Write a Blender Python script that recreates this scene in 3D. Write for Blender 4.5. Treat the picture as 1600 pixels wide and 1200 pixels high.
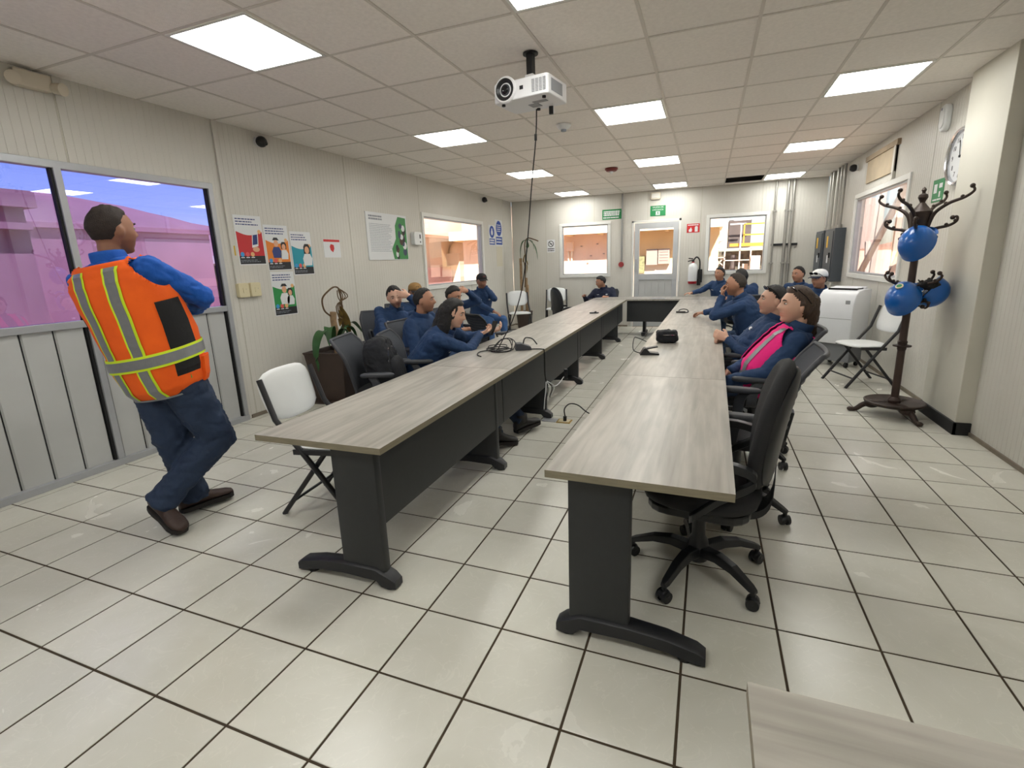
import bpy, bmesh, math, random
import numpy as np
from mathutils import Vector, Matrix, Quaternion, noise
random.seed(7)
PI = math.pi
S = bpy.context.scene
COL = S.collection
for o in list(bpy.data.objects):
    bpy.data.objects.remove(o)

# ------------------------------------------------------------------ camera
cam = bpy.data.cameras.new('camera')
cam.sensor_fit = 'HORIZONTAL'; cam.sensor_width = 36.0
cam.lens = 761.16 / 1600 * 36
cam.shift_x = -(809.0 - 800) / 1600
cam.shift_y = (583.1 - 600) / 1600
cam.clip_start = 0.02; cam.clip_end = 600
camo = bpy.data.objects.new('camera', cam); COL.objects.link(camo)
yaw, pitch, roll = -0.3715, 0.2225, 0.0338
fw = Vector((math.sin(yaw) * math.cos(pitch), math.cos(yaw) * math.cos(pitch), -math.sin(pitch)))
rt0 = Vector((math.cos(yaw), -math.sin(yaw), 0)); dn0 = fw.cross(rt0)
rt = rt0 * math.cos(roll) + dn0 * math.sin(roll)
dn = -rt0 * math.sin(roll) + dn0 * math.cos(roll)
mw = Matrix((rt, -dn, -fw)).transposed().to_4x4()
mw.translation = Vector((1.041, -1.187, 1.4246))
camo.matrix_world = mw
S.camera = camo
CAMPOS = Vector((1.041, -1.187, 1.4246))

# ------------------------------------------------------------------ world, sun, exposure
S.view_settings.view_transform = 'Standard'
S.view_settings.look = 'None'
S.view_settings.gamma = 1.0
S.view_settings.use_curve_mapping = False
S.view_settings.exposure = 0.45
W = bpy.data.worlds.new('world'); S.world = W; W.use_nodes = True
wn = W.node_tree.nodes; wn.clear()
wo = wn.new('ShaderNodeOutputWorld'); wb = wn.new('ShaderNodeBackground'); ws = wn.new('ShaderNodeTexSky')
ws.sky_type = 'NISHITA'; ws.sun_disc = False
ws.sun_elevation = math.radians(48); ws.sun_rotation = math.radians(160)
ws.air_density = 1.0; ws.dust_density = 0.6; ws.ozone_density = 1.2
wb.inputs['Strength'].default_value = 0.16
W.node_tree.links.new(ws.outputs[0], wb.inputs[0]); W.node_tree.links.new(wb.outputs[0], wo.inputs[0])
sl = bpy.data.lights.new('sun', 'SUN'); sl.energy = 9.0; sl.angle = math.radians(0.6); sl.color = (1, .93, .82)
so = bpy.data.objects.new('sun', sl); COL.objects.link(so)
so.rotation_euler = Vector((-0.30, 0.74, -0.72)).to_track_quat('-Z', 'Y').to_euler()
PANEL_LIGHT = 13.0

# ------------------------------------------------------------------ helpers
def lin(c):
    return tuple((x / 12.92 if x <= .04045 else ((x + .055) / 1.055) ** 2.4) for x in c)
def C8(r, g, b):
    return lin((r / 255, g / 255, b / 255))
MATS = {}
def mat(name, col, rough=.5, metal=0., var=.0, vscale=6., bump=0., bscale=60., spec=.5, rand=0., coat=0., stretch=None, detail=4.):
    """principled material: 8-bit sRGB colour, soft noise variation, fine bump"""
    if name in MATS: return MATS[name]
    m = bpy.data.materials.new(name); m.use_nodes = True
    nt = m.node_tree; n = nt.nodes; L = nt.links
    b = n['Principled BSDF']
    c = C8(*col)
    b.inputs['Base Color'].default_value = (*c, 1)
    b.inputs['Roughness'].default_value = rough
    b.inputs['Metallic'].default_value = metal
    b.inputs['Specular IOR Level'].default_value = spec
    if coat: b.inputs['Coat Weight'].default_value = coat; b.inputs['Coat Roughness'].default_value = .1
    tc = n.new('ShaderNodeTexCoord'); src = tc.outputs['Object']
    if stretch:
        mp = n.new('ShaderNodeMapping'); mp.inputs['Scale'].default_value = stretch
        L.new(src, mp.inputs[0]); src = mp.outputs[0]
    last = None
    if var:
        t = n.new('ShaderNodeTexNoise'); t.inputs['Scale'].default_value = vscale; t.inputs['Detail'].default_value = detail
        L.new(src, t.inputs['Vector'])
        r = n.new('ShaderNodeValToRGB')
        r.color_ramp.elements[0].position = .3; r.color_ramp.elements[1].position = .7
        r.color_ramp.elements[0].color = (*[x * (1 - var) for x in c], 1)
        r.color_ramp.elements[1].color = (*[min(1, x * (1 + var)) for x in c], 1)
        L.new(t.outputs['Fac'], r.inputs['Fac']); last = r.outputs['Color']
    if rand:
        oi = n.new('ShaderNodeObjectInfo'); mr = n.new('ShaderNodeMapRange')
        mr.inputs['To Min'].default_value = 1 - rand; mr.inputs['To Max'].default_value = 1 + rand
        L.new(oi.outputs['Random'], mr.inputs['Value'])
        mx = n.new('ShaderNodeVectorMath'); mx.operation = 'SCALE'
        if last: L.new(last, mx.inputs[0])
        else: mx.inputs[0].default_value = c
        L.new(mr.outputs[0], mx.inputs['Scale']); last = mx.outputs[0]
    if last: L.new(last, b.inputs['Base Color'])
    if bump:
        t = n.new('ShaderNodeTexNoise'); t.inputs['Scale'].default_value = bscale; t.inputs['Detail'].default_value = 3
        L.new(src, t.inputs['Vector'])
        bp = n.new('ShaderNodeBump'); bp.inputs['Strength'].default_value = bump; bp.inputs['Distance'].default_value = .01
        L.new(t.outputs['Fac'], bp.inputs['Height']); L.new(bp.outputs[0], b.inputs['Normal'])
    MATS[name] = m
    return m

def emis(name, col, strength):
    if name in MATS: return MATS[name]
    m = bpy.data.materials.new(name); m.use_nodes = True
    b = m.node_tree.nodes['Principled BSDF']
    b.inputs['Base Color'].default_value = (.8, .8, .8, 1)
    b.inputs['Emission Color'].default_value = (*C8(*col), 1); b.inputs['Emission Strength'].default_value = strength
    MATS[name] = m
    return m

def glassmat(name, tint, gloss_tint=(1, 1, 1), f0=.05, f1=.9):
    """thin window glass: tinted transparency under a Schlick reflection that works on both faces"""
    m = bpy.data.materials.new(name); m.use_nodes = True
    nt = m.node_tree; n = nt.nodes; n.clear(); L = nt.links
    o = n.new('ShaderNodeOutputMaterial'); mx = n.new('ShaderNodeMixShader'); tr = n.new('ShaderNodeBsdfTransparent')
    gl = n.new('ShaderNodeBsdfGlossy'); lw = n.new('ShaderNodeLayerWeight'); lw.inputs['Blend'].default_value = .5
    pw = n.new('ShaderNodeMath'); pw.operation = 'POWER'; pw.inputs[1].default_value = 4.
    mr = n.new('ShaderNodeMapRange'); mr.inputs['To Min'].default_value = f0; mr.inputs['To Max'].default_value = f1
    tr.inputs['Color'].default_value = (*tint, 1); gl.inputs['Color'].default_value = (*gloss_tint, 1)
    gl.inputs['Roughness'].default_value = 0.008
    L.new(lw.outputs['Facing'], pw.inputs[0]); L.new(pw.outputs[0], mr.inputs['Value']); L.new(mr.outputs[0], mx.inputs[0])
    L.new(tr.outputs[0], mx.inputs[1]); L.new(gl.outputs[0], mx.inputs[2]); L.new(mx.outputs[0], o.inputs[0])
    MATS[name] = m
    return m

def frame_from(d, up=Vector((0, 0, 1))):
    z = Vector(d).normalized()
    if abs(z.dot(up)) > .98: up = Vector((0, 1, 0))
    x = up.cross(z).normalized(); y = z.cross(x)
    return x, y, z

class MB:
    def __init__(s): s.v = []; s.f = []; s.m = []; s.mi = 0; s.M = None
    def add(s, vs, fs, mi=None):
        o = len(s.v)
        if s.M is not None: vs = [s.M @ Vector(p) for p in vs]
        s.v += [tuple(p) for p in vs]
        s.f += [tuple(i + o for i in f) for f in fs]
        s.m += [s.mi if mi is None else mi] * len(fs)
        return s
    def box(s, c, d, rz=0, mi=None, rot=None):
        x, y, z = d[0] / 2, d[1] / 2, d[2] / 2
        R = rot if rot is not None else Matrix.Rotation(rz, 3, 'Z')
        vs = [Vector(c) + R @ Vector((a * x, b * y, e * z)) for e in (-1, 1) for b in (-1, 1) for a in (-1, 1)]
        return s.add(vs, [(0, 2, 3, 1), (4, 5, 7, 6), (0, 1, 5, 4), (2, 6, 7, 3), (0, 4, 6, 2), (1, 3, 7, 5)], mi)
    def bx(s, x0, x1, y0, y1, z0, z1, mi=None):
        return s.box(((x0 + x1) / 2, (y0 + y1) / 2, (z0 + z1) / 2), (abs(x1 - x0), abs(y1 - y0), abs(z1 - z0)), mi=mi)
    def bar(s, p0, p1, w, h, up=Vector((0, 0, 1)), mi=None):
        p0, p1 = Vector(p0), Vector(p1); x, y, z = frame_from(p1 - p0, Vector(up))
        vs = [p + x * a * w / 2 + y * b * h / 2 for p in (p0, p1) for b in (-1, 1) for a in (-1, 1)]
        return s.add(vs, [(0, 2, 3, 1), (4, 5, 7, 6), (0, 1, 5, 4), (2, 6, 7, 3), (0, 4, 6, 2), (1, 3, 7, 5)], mi)
    def rings(s, R, cap=True, closed=True, mi=None):
        n = len(R[0]); vs = [p for r in R for p in r]; fs = []
        for i in range(len(R) - 1):
            for j in range(n if closed else n - 1):
                k = (j + 1) % n
                fs.append((i * n + j, i * n + k, (i + 1) * n + k, (i + 1) * n + j))
        if cap and closed:
            fs.append(tuple(reversed(range(n)))); fs.append(tuple((len(R) - 1) * n + j for j in range(n)))
        return s.add(vs, fs, mi)
    def tube(s, path, r, n=8, cap=True, mi=None):
        P = [Vector(p) for p in path]; rs = r if isinstance(r, (list, tuple)) else [r] * len(P)
        R = []; px = None
        for i, p in enumerate(P):
            d = (P[min(i + 1, len(P) - 1)] - P[max(i - 1, 0)])
            if d.length < 1e-9: d = Vector((0, 0, 1))
            if px is None: x, y, z = frame_from(d)
            else:
                z = d.normalized(); x = (px - z * px.dot(z))
                x = x.normalized() if x.length > 1e-6 else frame_from(d)[0]
                y = z.cross(x)
            px = x
            R.append([p + (x * math.cos(2 * PI * j / n) + y * math.sin(2 * PI * j / n)) * rs[i] for j in range(n)])
        return s.rings(R, cap, mi=mi)
    def cyl(s, p0, p1, r0, r1=None, n=16, mi=None):
        return s.tube([p0, p1], [r0, r0 if r1 is None else r1], n, mi=mi)
    def lathe(s, prof, n=20, c=(0, 0, 0), ax=None, mi=None):
        R = ax if ax is not None else Matrix.Identity(3)
        rr = [[Vector(c) + R @ Vector((max(r, 1e-4) * math.cos(2 * PI * j / n), max(r, 1e-4) * math.sin(2 * PI * j / n), z)) for j in range(n)] for r, z in prof]
        return s.rings(rr, True, mi=mi)
    def ell(s, c, r, nu=16, nv=10, rot=None, mi=None):
        R = rot if rot is not None else Matrix.Identity(3)
        rr = []
        for i in range(nv + 1):
            t = PI * i / nv; st = max(math.sin(t), 1e-3)
            rr.append([Vector(c) + R @ Vector((r[0] * st * math.cos(2 * PI * j / nu), r[1] * st * math.sin(2 * PI * j / nu), -r[2] * math.cos(t))) for j in range(nu)])
        return s.rings(rr, True, mi=mi)
    def prism(s, poly, a, b, M=None, mi=None):
        """poly in local xy, extruded local z from a to b, M 4x4"""
        M = M or Matrix.Identity(4); n = len(poly)
        vs = [M @ Vector((p[0], p[1], z)) for z in (a, b) for p in poly]
        fs = [(i, (i + 1) % n, n + (i + 1) % n, n + i) for i in range(n)] + [tuple(reversed(range(n))), tuple(range(n, 2 * n))]
        return s.add(vs, fs, mi)
    def mesh(s, name):
        me = bpy.data.meshes.new(name); me.from_pydata(s.v, [], s.f)
        me.polygons.foreach_set('material_index', s.m)
        bm = bmesh.new(); bm.from_mesh(me); bmesh.ops.recalc_face_normals(bm, faces=bm.faces); bm.to_mesh(me); bm.free()
        return me
    def build(s, name, mats, parent=None, smooth=0, bevel=0, bseg=2, loc=None, rz=None):
        me = s.mesh(name)
        for m in (mats if isinstance(mats, (list, tuple)) else [mats]): me.materials.append(m)
        if smooth:
            me.polygons.foreach_set('use_smooth', [True] * len(me.polygons))
            if smooth < 3: me.set_sharp_from_angle(angle=smooth)
        o = bpy.data.objects.new(name, me); COL.objects.link(o)
        if parent: o.parent = parent
        if loc is not None: o.location = loc
        if rz is not None: o.rotation_euler.z = rz
        if bevel:
            bv = o.modifiers.new('bevel', 'BEVEL'); bv.width = bevel; bv.segments = bseg; bv.limit_method = 'ANGLE'; bv.angle_limit = math.radians(40)
            bv.harden_normals = False
        return o

def tag(o, label=None, cat=None, group=None, kind=None):
    if label: o['label'] = label
    if cat: o['category'] = cat
    if group: o['group'] = group
    if kind: o['kind'] = kind
    return o
def empty(name, loc=(0, 0, 0), rz=0, label=None, cat=None, group=None):
    o = bpy.data.objects.new(name, None); COL.objects.link(o); o.empty_display_size = .1
    o.location = loc; o.rotation_euler.z = rz
    return tag(o, label, cat, group)
def copy_tree(o, parent=None):
    c = o.copy(); COL.objects.link(c); c.parent = parent
    for ch in list(o.children): copy_tree(ch, c)
    return c
def text_mesh(txt, size, name, m, parent, M, align='CENTER', ext=.0006):
    cu = bpy.data.curves.new(name, 'FONT'); cu.body = txt; cu.size = size; cu.align_x = align; cu.align_y = 'CENTER'; cu.extrude = ext
    cu.resolution_u = 2
    t = bpy.data.objects.new(name, cu); COL.objects.link(t)
    bpy.context.view_layer.update()
    me = bpy.data.meshes.new_from_object(t.evaluated_get(bpy.context.evaluated_depsgraph_get()))
    bpy.data.objects.remove(t)
    me.transform(M); me.materials.append(m)
    o = bpy.data.objects.new(name, me); COL.objects.link(o); o.parent = parent
    return o
def arc(c, r, a0, a1, n, plane='xy'):
    out = []
    for i in range(n + 1):
        a = a0 + (a1 - a0) * i / n; u, w = r * math.cos(a), r * math.sin(a)
        out.append({'xy': (c[0] + u, c[1] + w, c[2]), 'xz': (c[0] + u, c[1], c[2] + w), 'yz': (c[0], c[1] + u, c[2] + w)}[plane])
    return out
def spline(pts, n=6):
    """Catmull-Rom through points"""
    P = [Vector(p) for p in pts]; out = []
    for i in range(len(P) - 1):
        p0, p1, p2, p3 = P[max(i - 1, 0)], P[i], P[i + 1], P[min(i + 2, len(P) - 1)]
        for k in range(n):
            t = k / n
            out.append(.5 * ((2 * p1) + (p2 - p0) * t + (2 * p0 - 5 * p1 + 4 * p2 - p3) * t * t + (3 * p1 - p0 - 3 * p2 + p3) * t ** 3))
    out.append(P[-1]); return out
def rrect(w, h, r, n=4):
    out = []
    for cx, cy, a in ((w / 2 - r, h / 2 - r, 0), (-w / 2 + r, h / 2 - r, PI / 2), (-w / 2 + r, -h / 2 + r, PI), (w / 2 - r, -h / 2 + r, 1.5 * PI)):
        for i in range(n + 1):
            b = a + PI / 2 * i / n; out.append((cx + r * math.cos(b), cy + r * math.sin(b)))
    return out
# ================================================================== STRUCTURE
LX, RX, FY, BY, ZC = -3.144, 3.0, 9.5, -3.2, 2.75
T = .34
M_panel = mat('wall_panel', (206, 203, 195), .42, var=.035, vscale=1.6, bump=.03, bscale=90)
M_wallcore = mat('wall_core', (196, 193, 180), .6)
M_alu = mat('aluminium', (176, 178, 182), .38, .35, var=.04, vscale=9)
M_whiteframe = mat('white_frame', (226, 226, 222), .4, var=.02)
M_dark = mat('black_rubber', (22, 22, 24), .6)
M_grout = mat('grout', (62, 50, 34), .9, var=.25, vscale=5)

# floor tile material -------------------------------------------------
def tile_material():
    m = bpy.data.materials.new('ceramic_tile'); m.use_nodes = True
    nt = m.node_tree; n = nt.nodes; L = nt.links; b = n['Principled BSDF']
    tc = n.new('ShaderNodeTexCoord'); oi = n.new('ShaderNodeObjectInfo')
    ge = n.new('ShaderNodeNewGeometry')
    wv = n.new('ShaderNodeTexNoise'); wv.inputs['Scale'].default_value = 2.6; wv.inputs['Detail'].default_value = 5; wv.inputs['Distortion'].default_value = 1.2
    L.new(ge.outputs['Position'], wv.inputs['Vector'])
    r = n.new('ShaderNodeValToRGB')
    r.color_ramp.elements[0].position = .3; r.color_ramp.elements[1].position = .72
    r.color_ramp.elements[0].color = (*C8(205, 203, 191), 1); r.color_ramp.elements[1].color = (*C8(214, 212, 202), 1)
    L.new(wv.outputs['Fac'], r.inputs['Fac'])
    v = n.new('ShaderNodeTexNoise'); v.inputs['Scale'].default_value = 5.5; v.inputs['Detail'].default_value = 3; v.inputs['Distortion'].default_value = 2.5
    L.new(ge.outputs['Position'], v.inputs['Vector'])
    r2 = n.new('ShaderNodeValToRGB')
    e = r2.color_ramp.elements; e[0].position = .485; e[0].color = (0, 0, 0, 1); e[1].position = .5; e[1].color = (1, 1, 1, 1)
    q = e.new(.515); q.color = (0, 0, 0, 1)
    L.new(v.outputs['Fac'], r2.inputs['Fac'])
    mx = n.new('ShaderNodeMix'); mx.data_type = 'RGBA'; mx.inputs['B'].default_value = (*C8(224, 221, 210), 1)
    sc = n.new('ShaderNodeMath'); sc.operation = 'MULTIPLY'; sc.inputs[1].default_value = .35
    L.new(r2.outputs['Color'], sc.inputs[0]); L.new(sc.outputs[0], mx.inputs['Factor']); L.new(r.outputs['Color'], mx.inputs['A'])
    mr = n.new('ShaderNodeMapRange'); mr.inputs['To Min'].default_value = .95; mr.inputs['To Max'].default_value = 1.04
    L.new(oi.outputs['Random'], mr.inputs['Value'])
    vm = n.new('ShaderNodeVectorMath'); vm.operation = 'SCALE'
    L.new(mx.outputs['Result'], vm.inputs[0]); L.new(mr.outputs[0], vm.inputs['Scale']); L.new(vm.outputs[0], b.inputs['Base Color'])
    b.inputs['Roughness'].default_value = .24
    rn = n.new('ShaderNodeMapRange'); rn.inputs['To Min'].default_value = .22; rn.inputs['To Max'].default_value = .30
    L.new(wv.outputs['Fac'], rn.inputs['Value']); L.new(rn.outputs[0], b.inputs['Roughness'])
    bp = n.new('ShaderNodeBump'); bp.inputs['Strength'].default_value = .05; bp.inputs['Distance'].default_value = .01
    b2 = n.new('ShaderNodeTexNoise'); b2.inputs['Scale'].default_value = 28; L.new(ge.outputs['Position'], b2.inputs['Vector'])
    L.new(b2.outputs['Fac'], bp.inputs['Height']); L.new(bp.outputs[0], b.inputs['Normal'])
    return m
M_tile = tile_material()

floor = MB().bx(LX - .1, RX + .1, BY - .1, FY + .1, -.12, -.0025).build('floor', M_grout)
tag(floor, 'cream ceramic tile floor with dark brown grout', kind='structure')
def in_view(p):
    d = Vector(p) - CAMPOS; z = d.dot(fw)
    if z < .05: return None
    u = 809 + 761 * d.dot(rt) / z; w = 583 + 761 * d.dot(dn) / z
    return (u, w, z)
G = .0045
def tile_mesh(x0, x1, y0, y1):
    """rounded-edge tile relative to its centre"""
    cx, cy = (x0 + x1) / 2, (y0 + y1) / 2; a, b = (x1 - x0) / 2 - G, (y1 - y0) / 2 - G; e = .0016
    lo = [(-a, -b, -.0025), (a, -b, -.0025), (a, b, -.0025), (-a, b, -.0025)]
    md = [(x, y, -.001) for x, y, _ in lo]
    hi = [(math.copysign(a - e, x), math.copysign(b - e, y), 0) for x, y, _ in lo]
    return cx, cy, lo + md + hi, [(0, 1, 5, 4), (1, 2, 6, 5), (2, 3, 7, 6), (3, 0, 4, 7), (4, 5, 9, 8), (5, 6, 10, 9), (6, 7, 11, 10), (7, 4, 8, 11), (8, 9, 10, 11)]
tiles = []
for i in range(int(LX / T) - 2, int(RX / T) + 2):
    for j in range(int(BY / T) - 2, int(FY / T) + 2):
        x0, x1 = max(i * T, LX), min((i + 1) * T, RX); y0, y1 = max(j * T, BY), min((j + 1) * T, FY)
        if x1 - x0 < .012 or y1 - y0 < .012: continue
        q = in_view(((x0 + x1) / 2, (y0 + y1) / 2, 0))
        key = 99.
        if q and -80 < q[0] < 1680 and -80 < q[1] < 1300: key = q[2]
        tiles.append((key, x0, x1, y0, y1))
tiles.sort()
shared = {}
rest = MB()
for n_, (key, x0, x1, y0, y1) in enumerate(tiles):
    cx, cy, vs, fs = tile_mesh(x0, x1, y0, y1)
    if n_ < 300 and key < 99:
        k = (round(x1 - x0, 3), round(y1 - y0, 3))
        if k not in shared:
            shared[k] = MB().add(vs, fs).mesh('floor_tile'); shared[k].materials.append(M_tile)
        o = bpy.data.objects.new('floor_tile', shared[k]); COL.objects.link(o); o.parent = floor; o.location = (cx, cy, 0)
    else:
        rest.add([(v[0] + cx, v[1] + cy, v[2]) for v in vs], fs)
tag(rest.build('tile_field', M_tile, floor), kind='stuff')

# ceiling -------------------------------------------------------------
M_ctile = mat('ceiling_tile', (246, 240, 233), .9, var=.04, vscale=40, bump=.25, bscale=220, rand=.035, detail=6)
M_tbar = mat('ceiling_grid', (216, 209, 200), .5)
M_void = mat('ceiling_void', (14, 13, 12), .9)
ceiling = MB().bx(LX - .1, RX + .1, BY - .1, FY + .1, ZC + .2, ZC + .4).build('ceiling', M_wallcore)
tag(ceiling, 'suspended ceiling of speckled square tiles in a metal grid', kind='structure')
CT = .6325; CX0 = -1.594; CY0 = 1.330
xs = [CX0 + CT * (k - .5) for k in range(-3, 9)]; ys = [CY0 + CT * (k - .5) for k in range(-8, 15)]
xs = [LX] + [x for x in xs if LX + .03 < x < RX - .03] + [RX]
ys = [BY] + [y for y in ys if BY + .03 < y < FY - .03] + [FY]
lights_at = set()
for c in (0, 3, 6):
    for r_ in (-4, 0, 4, 8, 12):
        if (c, r_) == (6, 0): continue
        lights_at.add((round(CX0 + CT * c, 2), round(CY0 + CT * r_, 2)))
cmesh = {}
for i in range(len(xs) - 1):
    for j in range(len(ys) - 1):
        x0, x1, y0, y1 = xs[i], xs[i + 1], ys[j], ys[j + 1]; cx, cy = (x0 + x1) / 2, (y0 + y1) / 2
        if (round(cx, 2), round(cy, 2)) in lights_at: continue
        if abs(cx - 1.57) < .3 and abs(cy - 8.92) < .3: continue
        k = (round(x1 - x0, 3), round(y1 - y0, 3))
        if k not in cmesh:
            a, b = k[0] / 2 - .002, k[1] / 2 - .002
            cmesh[k] = MB().bx(-a, a, -b, b, .004, .018).mesh('ceiling_tile'); cmesh[k].materials.append(M_ctile)
        o = bpy.data.objects.new('ceiling_tile', cmesh[k]); COL.objects.link(o); o.parent = ceiling
        o.location = (cx, cy, ZC); o.rotation_euler = (random.uniform(-.003, .003), random.uniform(-.003, .003), 0)
for x in xs[1:-1]: MB().bx(x - .010, x + .010, BY, FY, ZC, ZC + .004).build('grid_bar', M_tbar, ceiling)
for y in ys[1:-1]:
    MB().bx(LX, RX, y - .010, y + .010, ZC + .0008, ZC + .0042).build('grid_bar', M_tbar, ceiling)

# walls ---------------------------------------------------------------
def rects_minus(a0, a1, z0, z1, ops):
    """vertical strip decomposition of a wall minus its openings"""
    cuts = sorted({a0, a1, *[v for o in ops for v in o[:2] if a0 < v < a1]}); out = []
    for p, q in zip(cuts, cuts[1:]):
        mid = (p + q) / 2; zs = [(z0, z1)]
        for o in ops:
            if o[0] < mid < o[1]:
                zs = [s for (b, t) in zs for s in ((b, min(t, o[2])), (max(b, o[3]), t)) if s[1] - s[0] > 1e-4]
        out += [(p, q, b, t) for b, t in zs]
    return out
def wall(name, axis, at, sgn, a0, a1, ops, seams, label, thick=.1, rib=.052, ztop=ZC + .2):
    """axis 'x': wall plane at x=at, runs along y. sgn: direction into the room. Core slab + ribbed sandwich panels."""
    def P(a, d, z): return (at + sgn * d, a, z) if axis == 'x' else (a, at + sgn * d, z)
    core = MB()
    for p, q, b, t in rects_minus(a0, a1, 0, ztop, ops):
        A, B = P(p, -thick, b), P(q, -.004, t)
        core.bx(min(A[0], B[0]), max(A[0], B[0]), min(A[1], B[1]), max(A[1], B[1]), b, t)
    co = core.build(name, M_wallcore); tag(co, label, kind='structure')
    for s0, s1 in zip(seams, seams[1:]):
        m = MB(); n = max(1, round((s1 - s0 - .012) / rib)); w = (s1 - s0 - .012) / n
        edges = [s0 + .006 + k * w for k in range(n + 1)]
        for k in range(n):
            p, q = edges[k], edges[k + 1]; gw = .0075
            for pp, qq, b, t in rects_minus(p, q, 0, ZC + .02, ops):
                aa = [pp, qq - gw if qq == q else qq]
                prof = [(pp, 0), (aa[1], 0)]
                if qq == q: prof += [(q - gw * .5, -.0022), (q, 0)]
                vs = [P(a, d, z) for z in (b, t) for a, d in prof]; L_ = len(prof)
                m.add(vs, [(i, i + 1, L_ + i + 1, L_ + i) for i in range(L_ - 1)])
        # panel edges folded back to the core so each panel is proud of its joint
        for e_ in (s0 + .006, s1 - .006):
            for pp, qq, b, t in rects_minus(e_ - .0005, e_ + .0005, 0, ZC + .02, ops)[:]:
                m.add([P(e_, 0, b), P(e_, 0, t), P(e_, -.004, t), P(e_, -.004, b)], [(0, 1, 2, 3)])
                break
        m.build('wall_panel', M_panel, co)
    return co
W_left1 = (-1.4, 2.16, 0, 2.2)          # window wall by the standing man
W_left2 = (5.70, 7.86, 1.10, 2.19)
wall('wall_left', 'x', LX, 1, BY, FY, [W_left1, W_left2], [BY, -2.05, -.9, .25, 1.1, 2.26, 3.97, 5.62, 7.3, 8.97, FY], 'left wall of beige ribbed sandwich panels')
W_far1 = (-1.98, -.96, 1.12, 2.17); W_door = (-.47, .50, 0, 2.19); W_far2 = (1.02, 2.04, 1.12, 2.17)
wall('wall_far', 'y', FY, -1, LX, RX, [W_far1, W_door, W_far2], [LX, -2.35, -1.26, -.16, .87, 1.94, RX], 'far wall of beige ribbed sandwich panels')
W_right = (5.44, 7.48, 1.11, 2.17)
wall('wall_right', 'x', RX, -1, BY, FY, [W_right], [BY, -2, -.85, .3, 1.45, 2.6, 3.75, 4.9, 6.05, 7.2, 8.35, FY], 'right wall of beige ribbed sandwich panels')
wall('wall_back', 'y', BY, 1, LX, RX, [], [LX, -2, -.85, .3, 1.45, RX], 'back wall of beige ribbed sandwich panels')
# pillar on the right wall with its black skirting
M_pillar = mat('pillar_paint', (203, 200, 188), .4, var=.05, vscale=2.2)
pl = MB().bx(2.90, RX + .02, 3.40, 4.04, 0, ZC + .1).build('wall_pillar', M_pillar, bevel=.004); tag(pl, 'beige boxed pillar standing out from the right wall', kind='structure')
bb = MB().bx(2.885, 2.91, 3.385, 4.055, 0, .10).bx(2.885, RX, 3.385, 3.41, 0, .10).build('baseboard_pillar', M_dark, bevel=.003); tag(bb, 'black rubber skirting around the pillar', kind='structure')
M_trim = mat('floor_trim', (122, 112, 98), .7, var=.2, vscale=9)
for nm, a in (('baseboard_right', (RX - .012, RX, 4.05, FY, 0, .035)), ('baseboard_right_near', (RX - .012, RX, BY, 3.4, 0, .03)), ('baseboard_left', (LX, LX + .012, 2.2, FY, 0, .035)), ('baseboard_far', (LX, -.53, FY - .012, FY, 0, .035))):
    tag(MB().bx(*a).build(nm, M_trim), 'thin grubby strip at the foot of the wall', kind='structure')

# windows -------------------------------------------------------------
G_purple = glassmat('purple_film_glass', (.63, .62, .92), (.95, .92, 1), .09)
G_clear = glassmat('clear_glass', (.97, .97, .97), f0=.02)
G_tint = glassmat('brownish_glass', (.90, .87, .89), f0=.02)
def window(name, axis, at, sgn, op, glass, label, fr=.05, proud=.018, fm=None, lip=.05):
    a0, a1, z0, z1 = op
    def bx(m, p, q, b, t, d0, d1):
        if axis == 'x': m.bx(*sorted((at + sgn * d0, at + sgn * d1)), p, q, b, t)
        else: m.bx(p, q, *sorted((at + sgn * d0, at + sgn * d1)), b, t)
    f = MB()
    for p, q, b, t in ((a0 - lip, a1 + lip, z1 - .01, z1 + lip), (a0 - lip, a1 + lip, z0 - lip, z0 + .01), (a0 - lip, a0 + .01, z0 + .01, z1 - .01), (a1 - .01, a1 + lip, z0 + .01, z1 - .01)):
        bx(f, p, q, b, t, -.105, proud)
    fo = f.build(name, fm or M_whiteframe, bevel=.003); tag(fo, label, kind='structure')
    s = MB()
    for p, q, b, t in ((a0, a1, z1 - fr, z1), (a0, a1, z0, z0 + fr), (a0, a0 + fr, z0 + fr, z1 - fr), (a1 - fr, a1, z0 + fr, z1 - fr)):
        bx(s, p, q, b, t, -.06, -.005)
    s.build('sash', M_alu, fo, bevel=.002)
    g = MB(); bx(g, a0 + fr - .005, a1 - fr + .005, z0 + fr - .005, z1 - fr + .005, -.036, -.030); g.build('pane', glass, fo)
    return fo
window('window_2', 'x', LX, 1, W_left2, G_clear, 'white framed window in the left wall near the seated men', .03)
window('window_3', 'y', FY, -1, W_far1, G_clear, 'white framed square window left of the glazed door', .03)
window('window_4', 'y', FY, -1, W_far2, G_clear, 'white framed square window right of the glazed door', .03)
window('window_5', 'x', RX, -1, W_right, G_tint, 'white framed window in the right wall behind the coat stand', .035)

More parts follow.
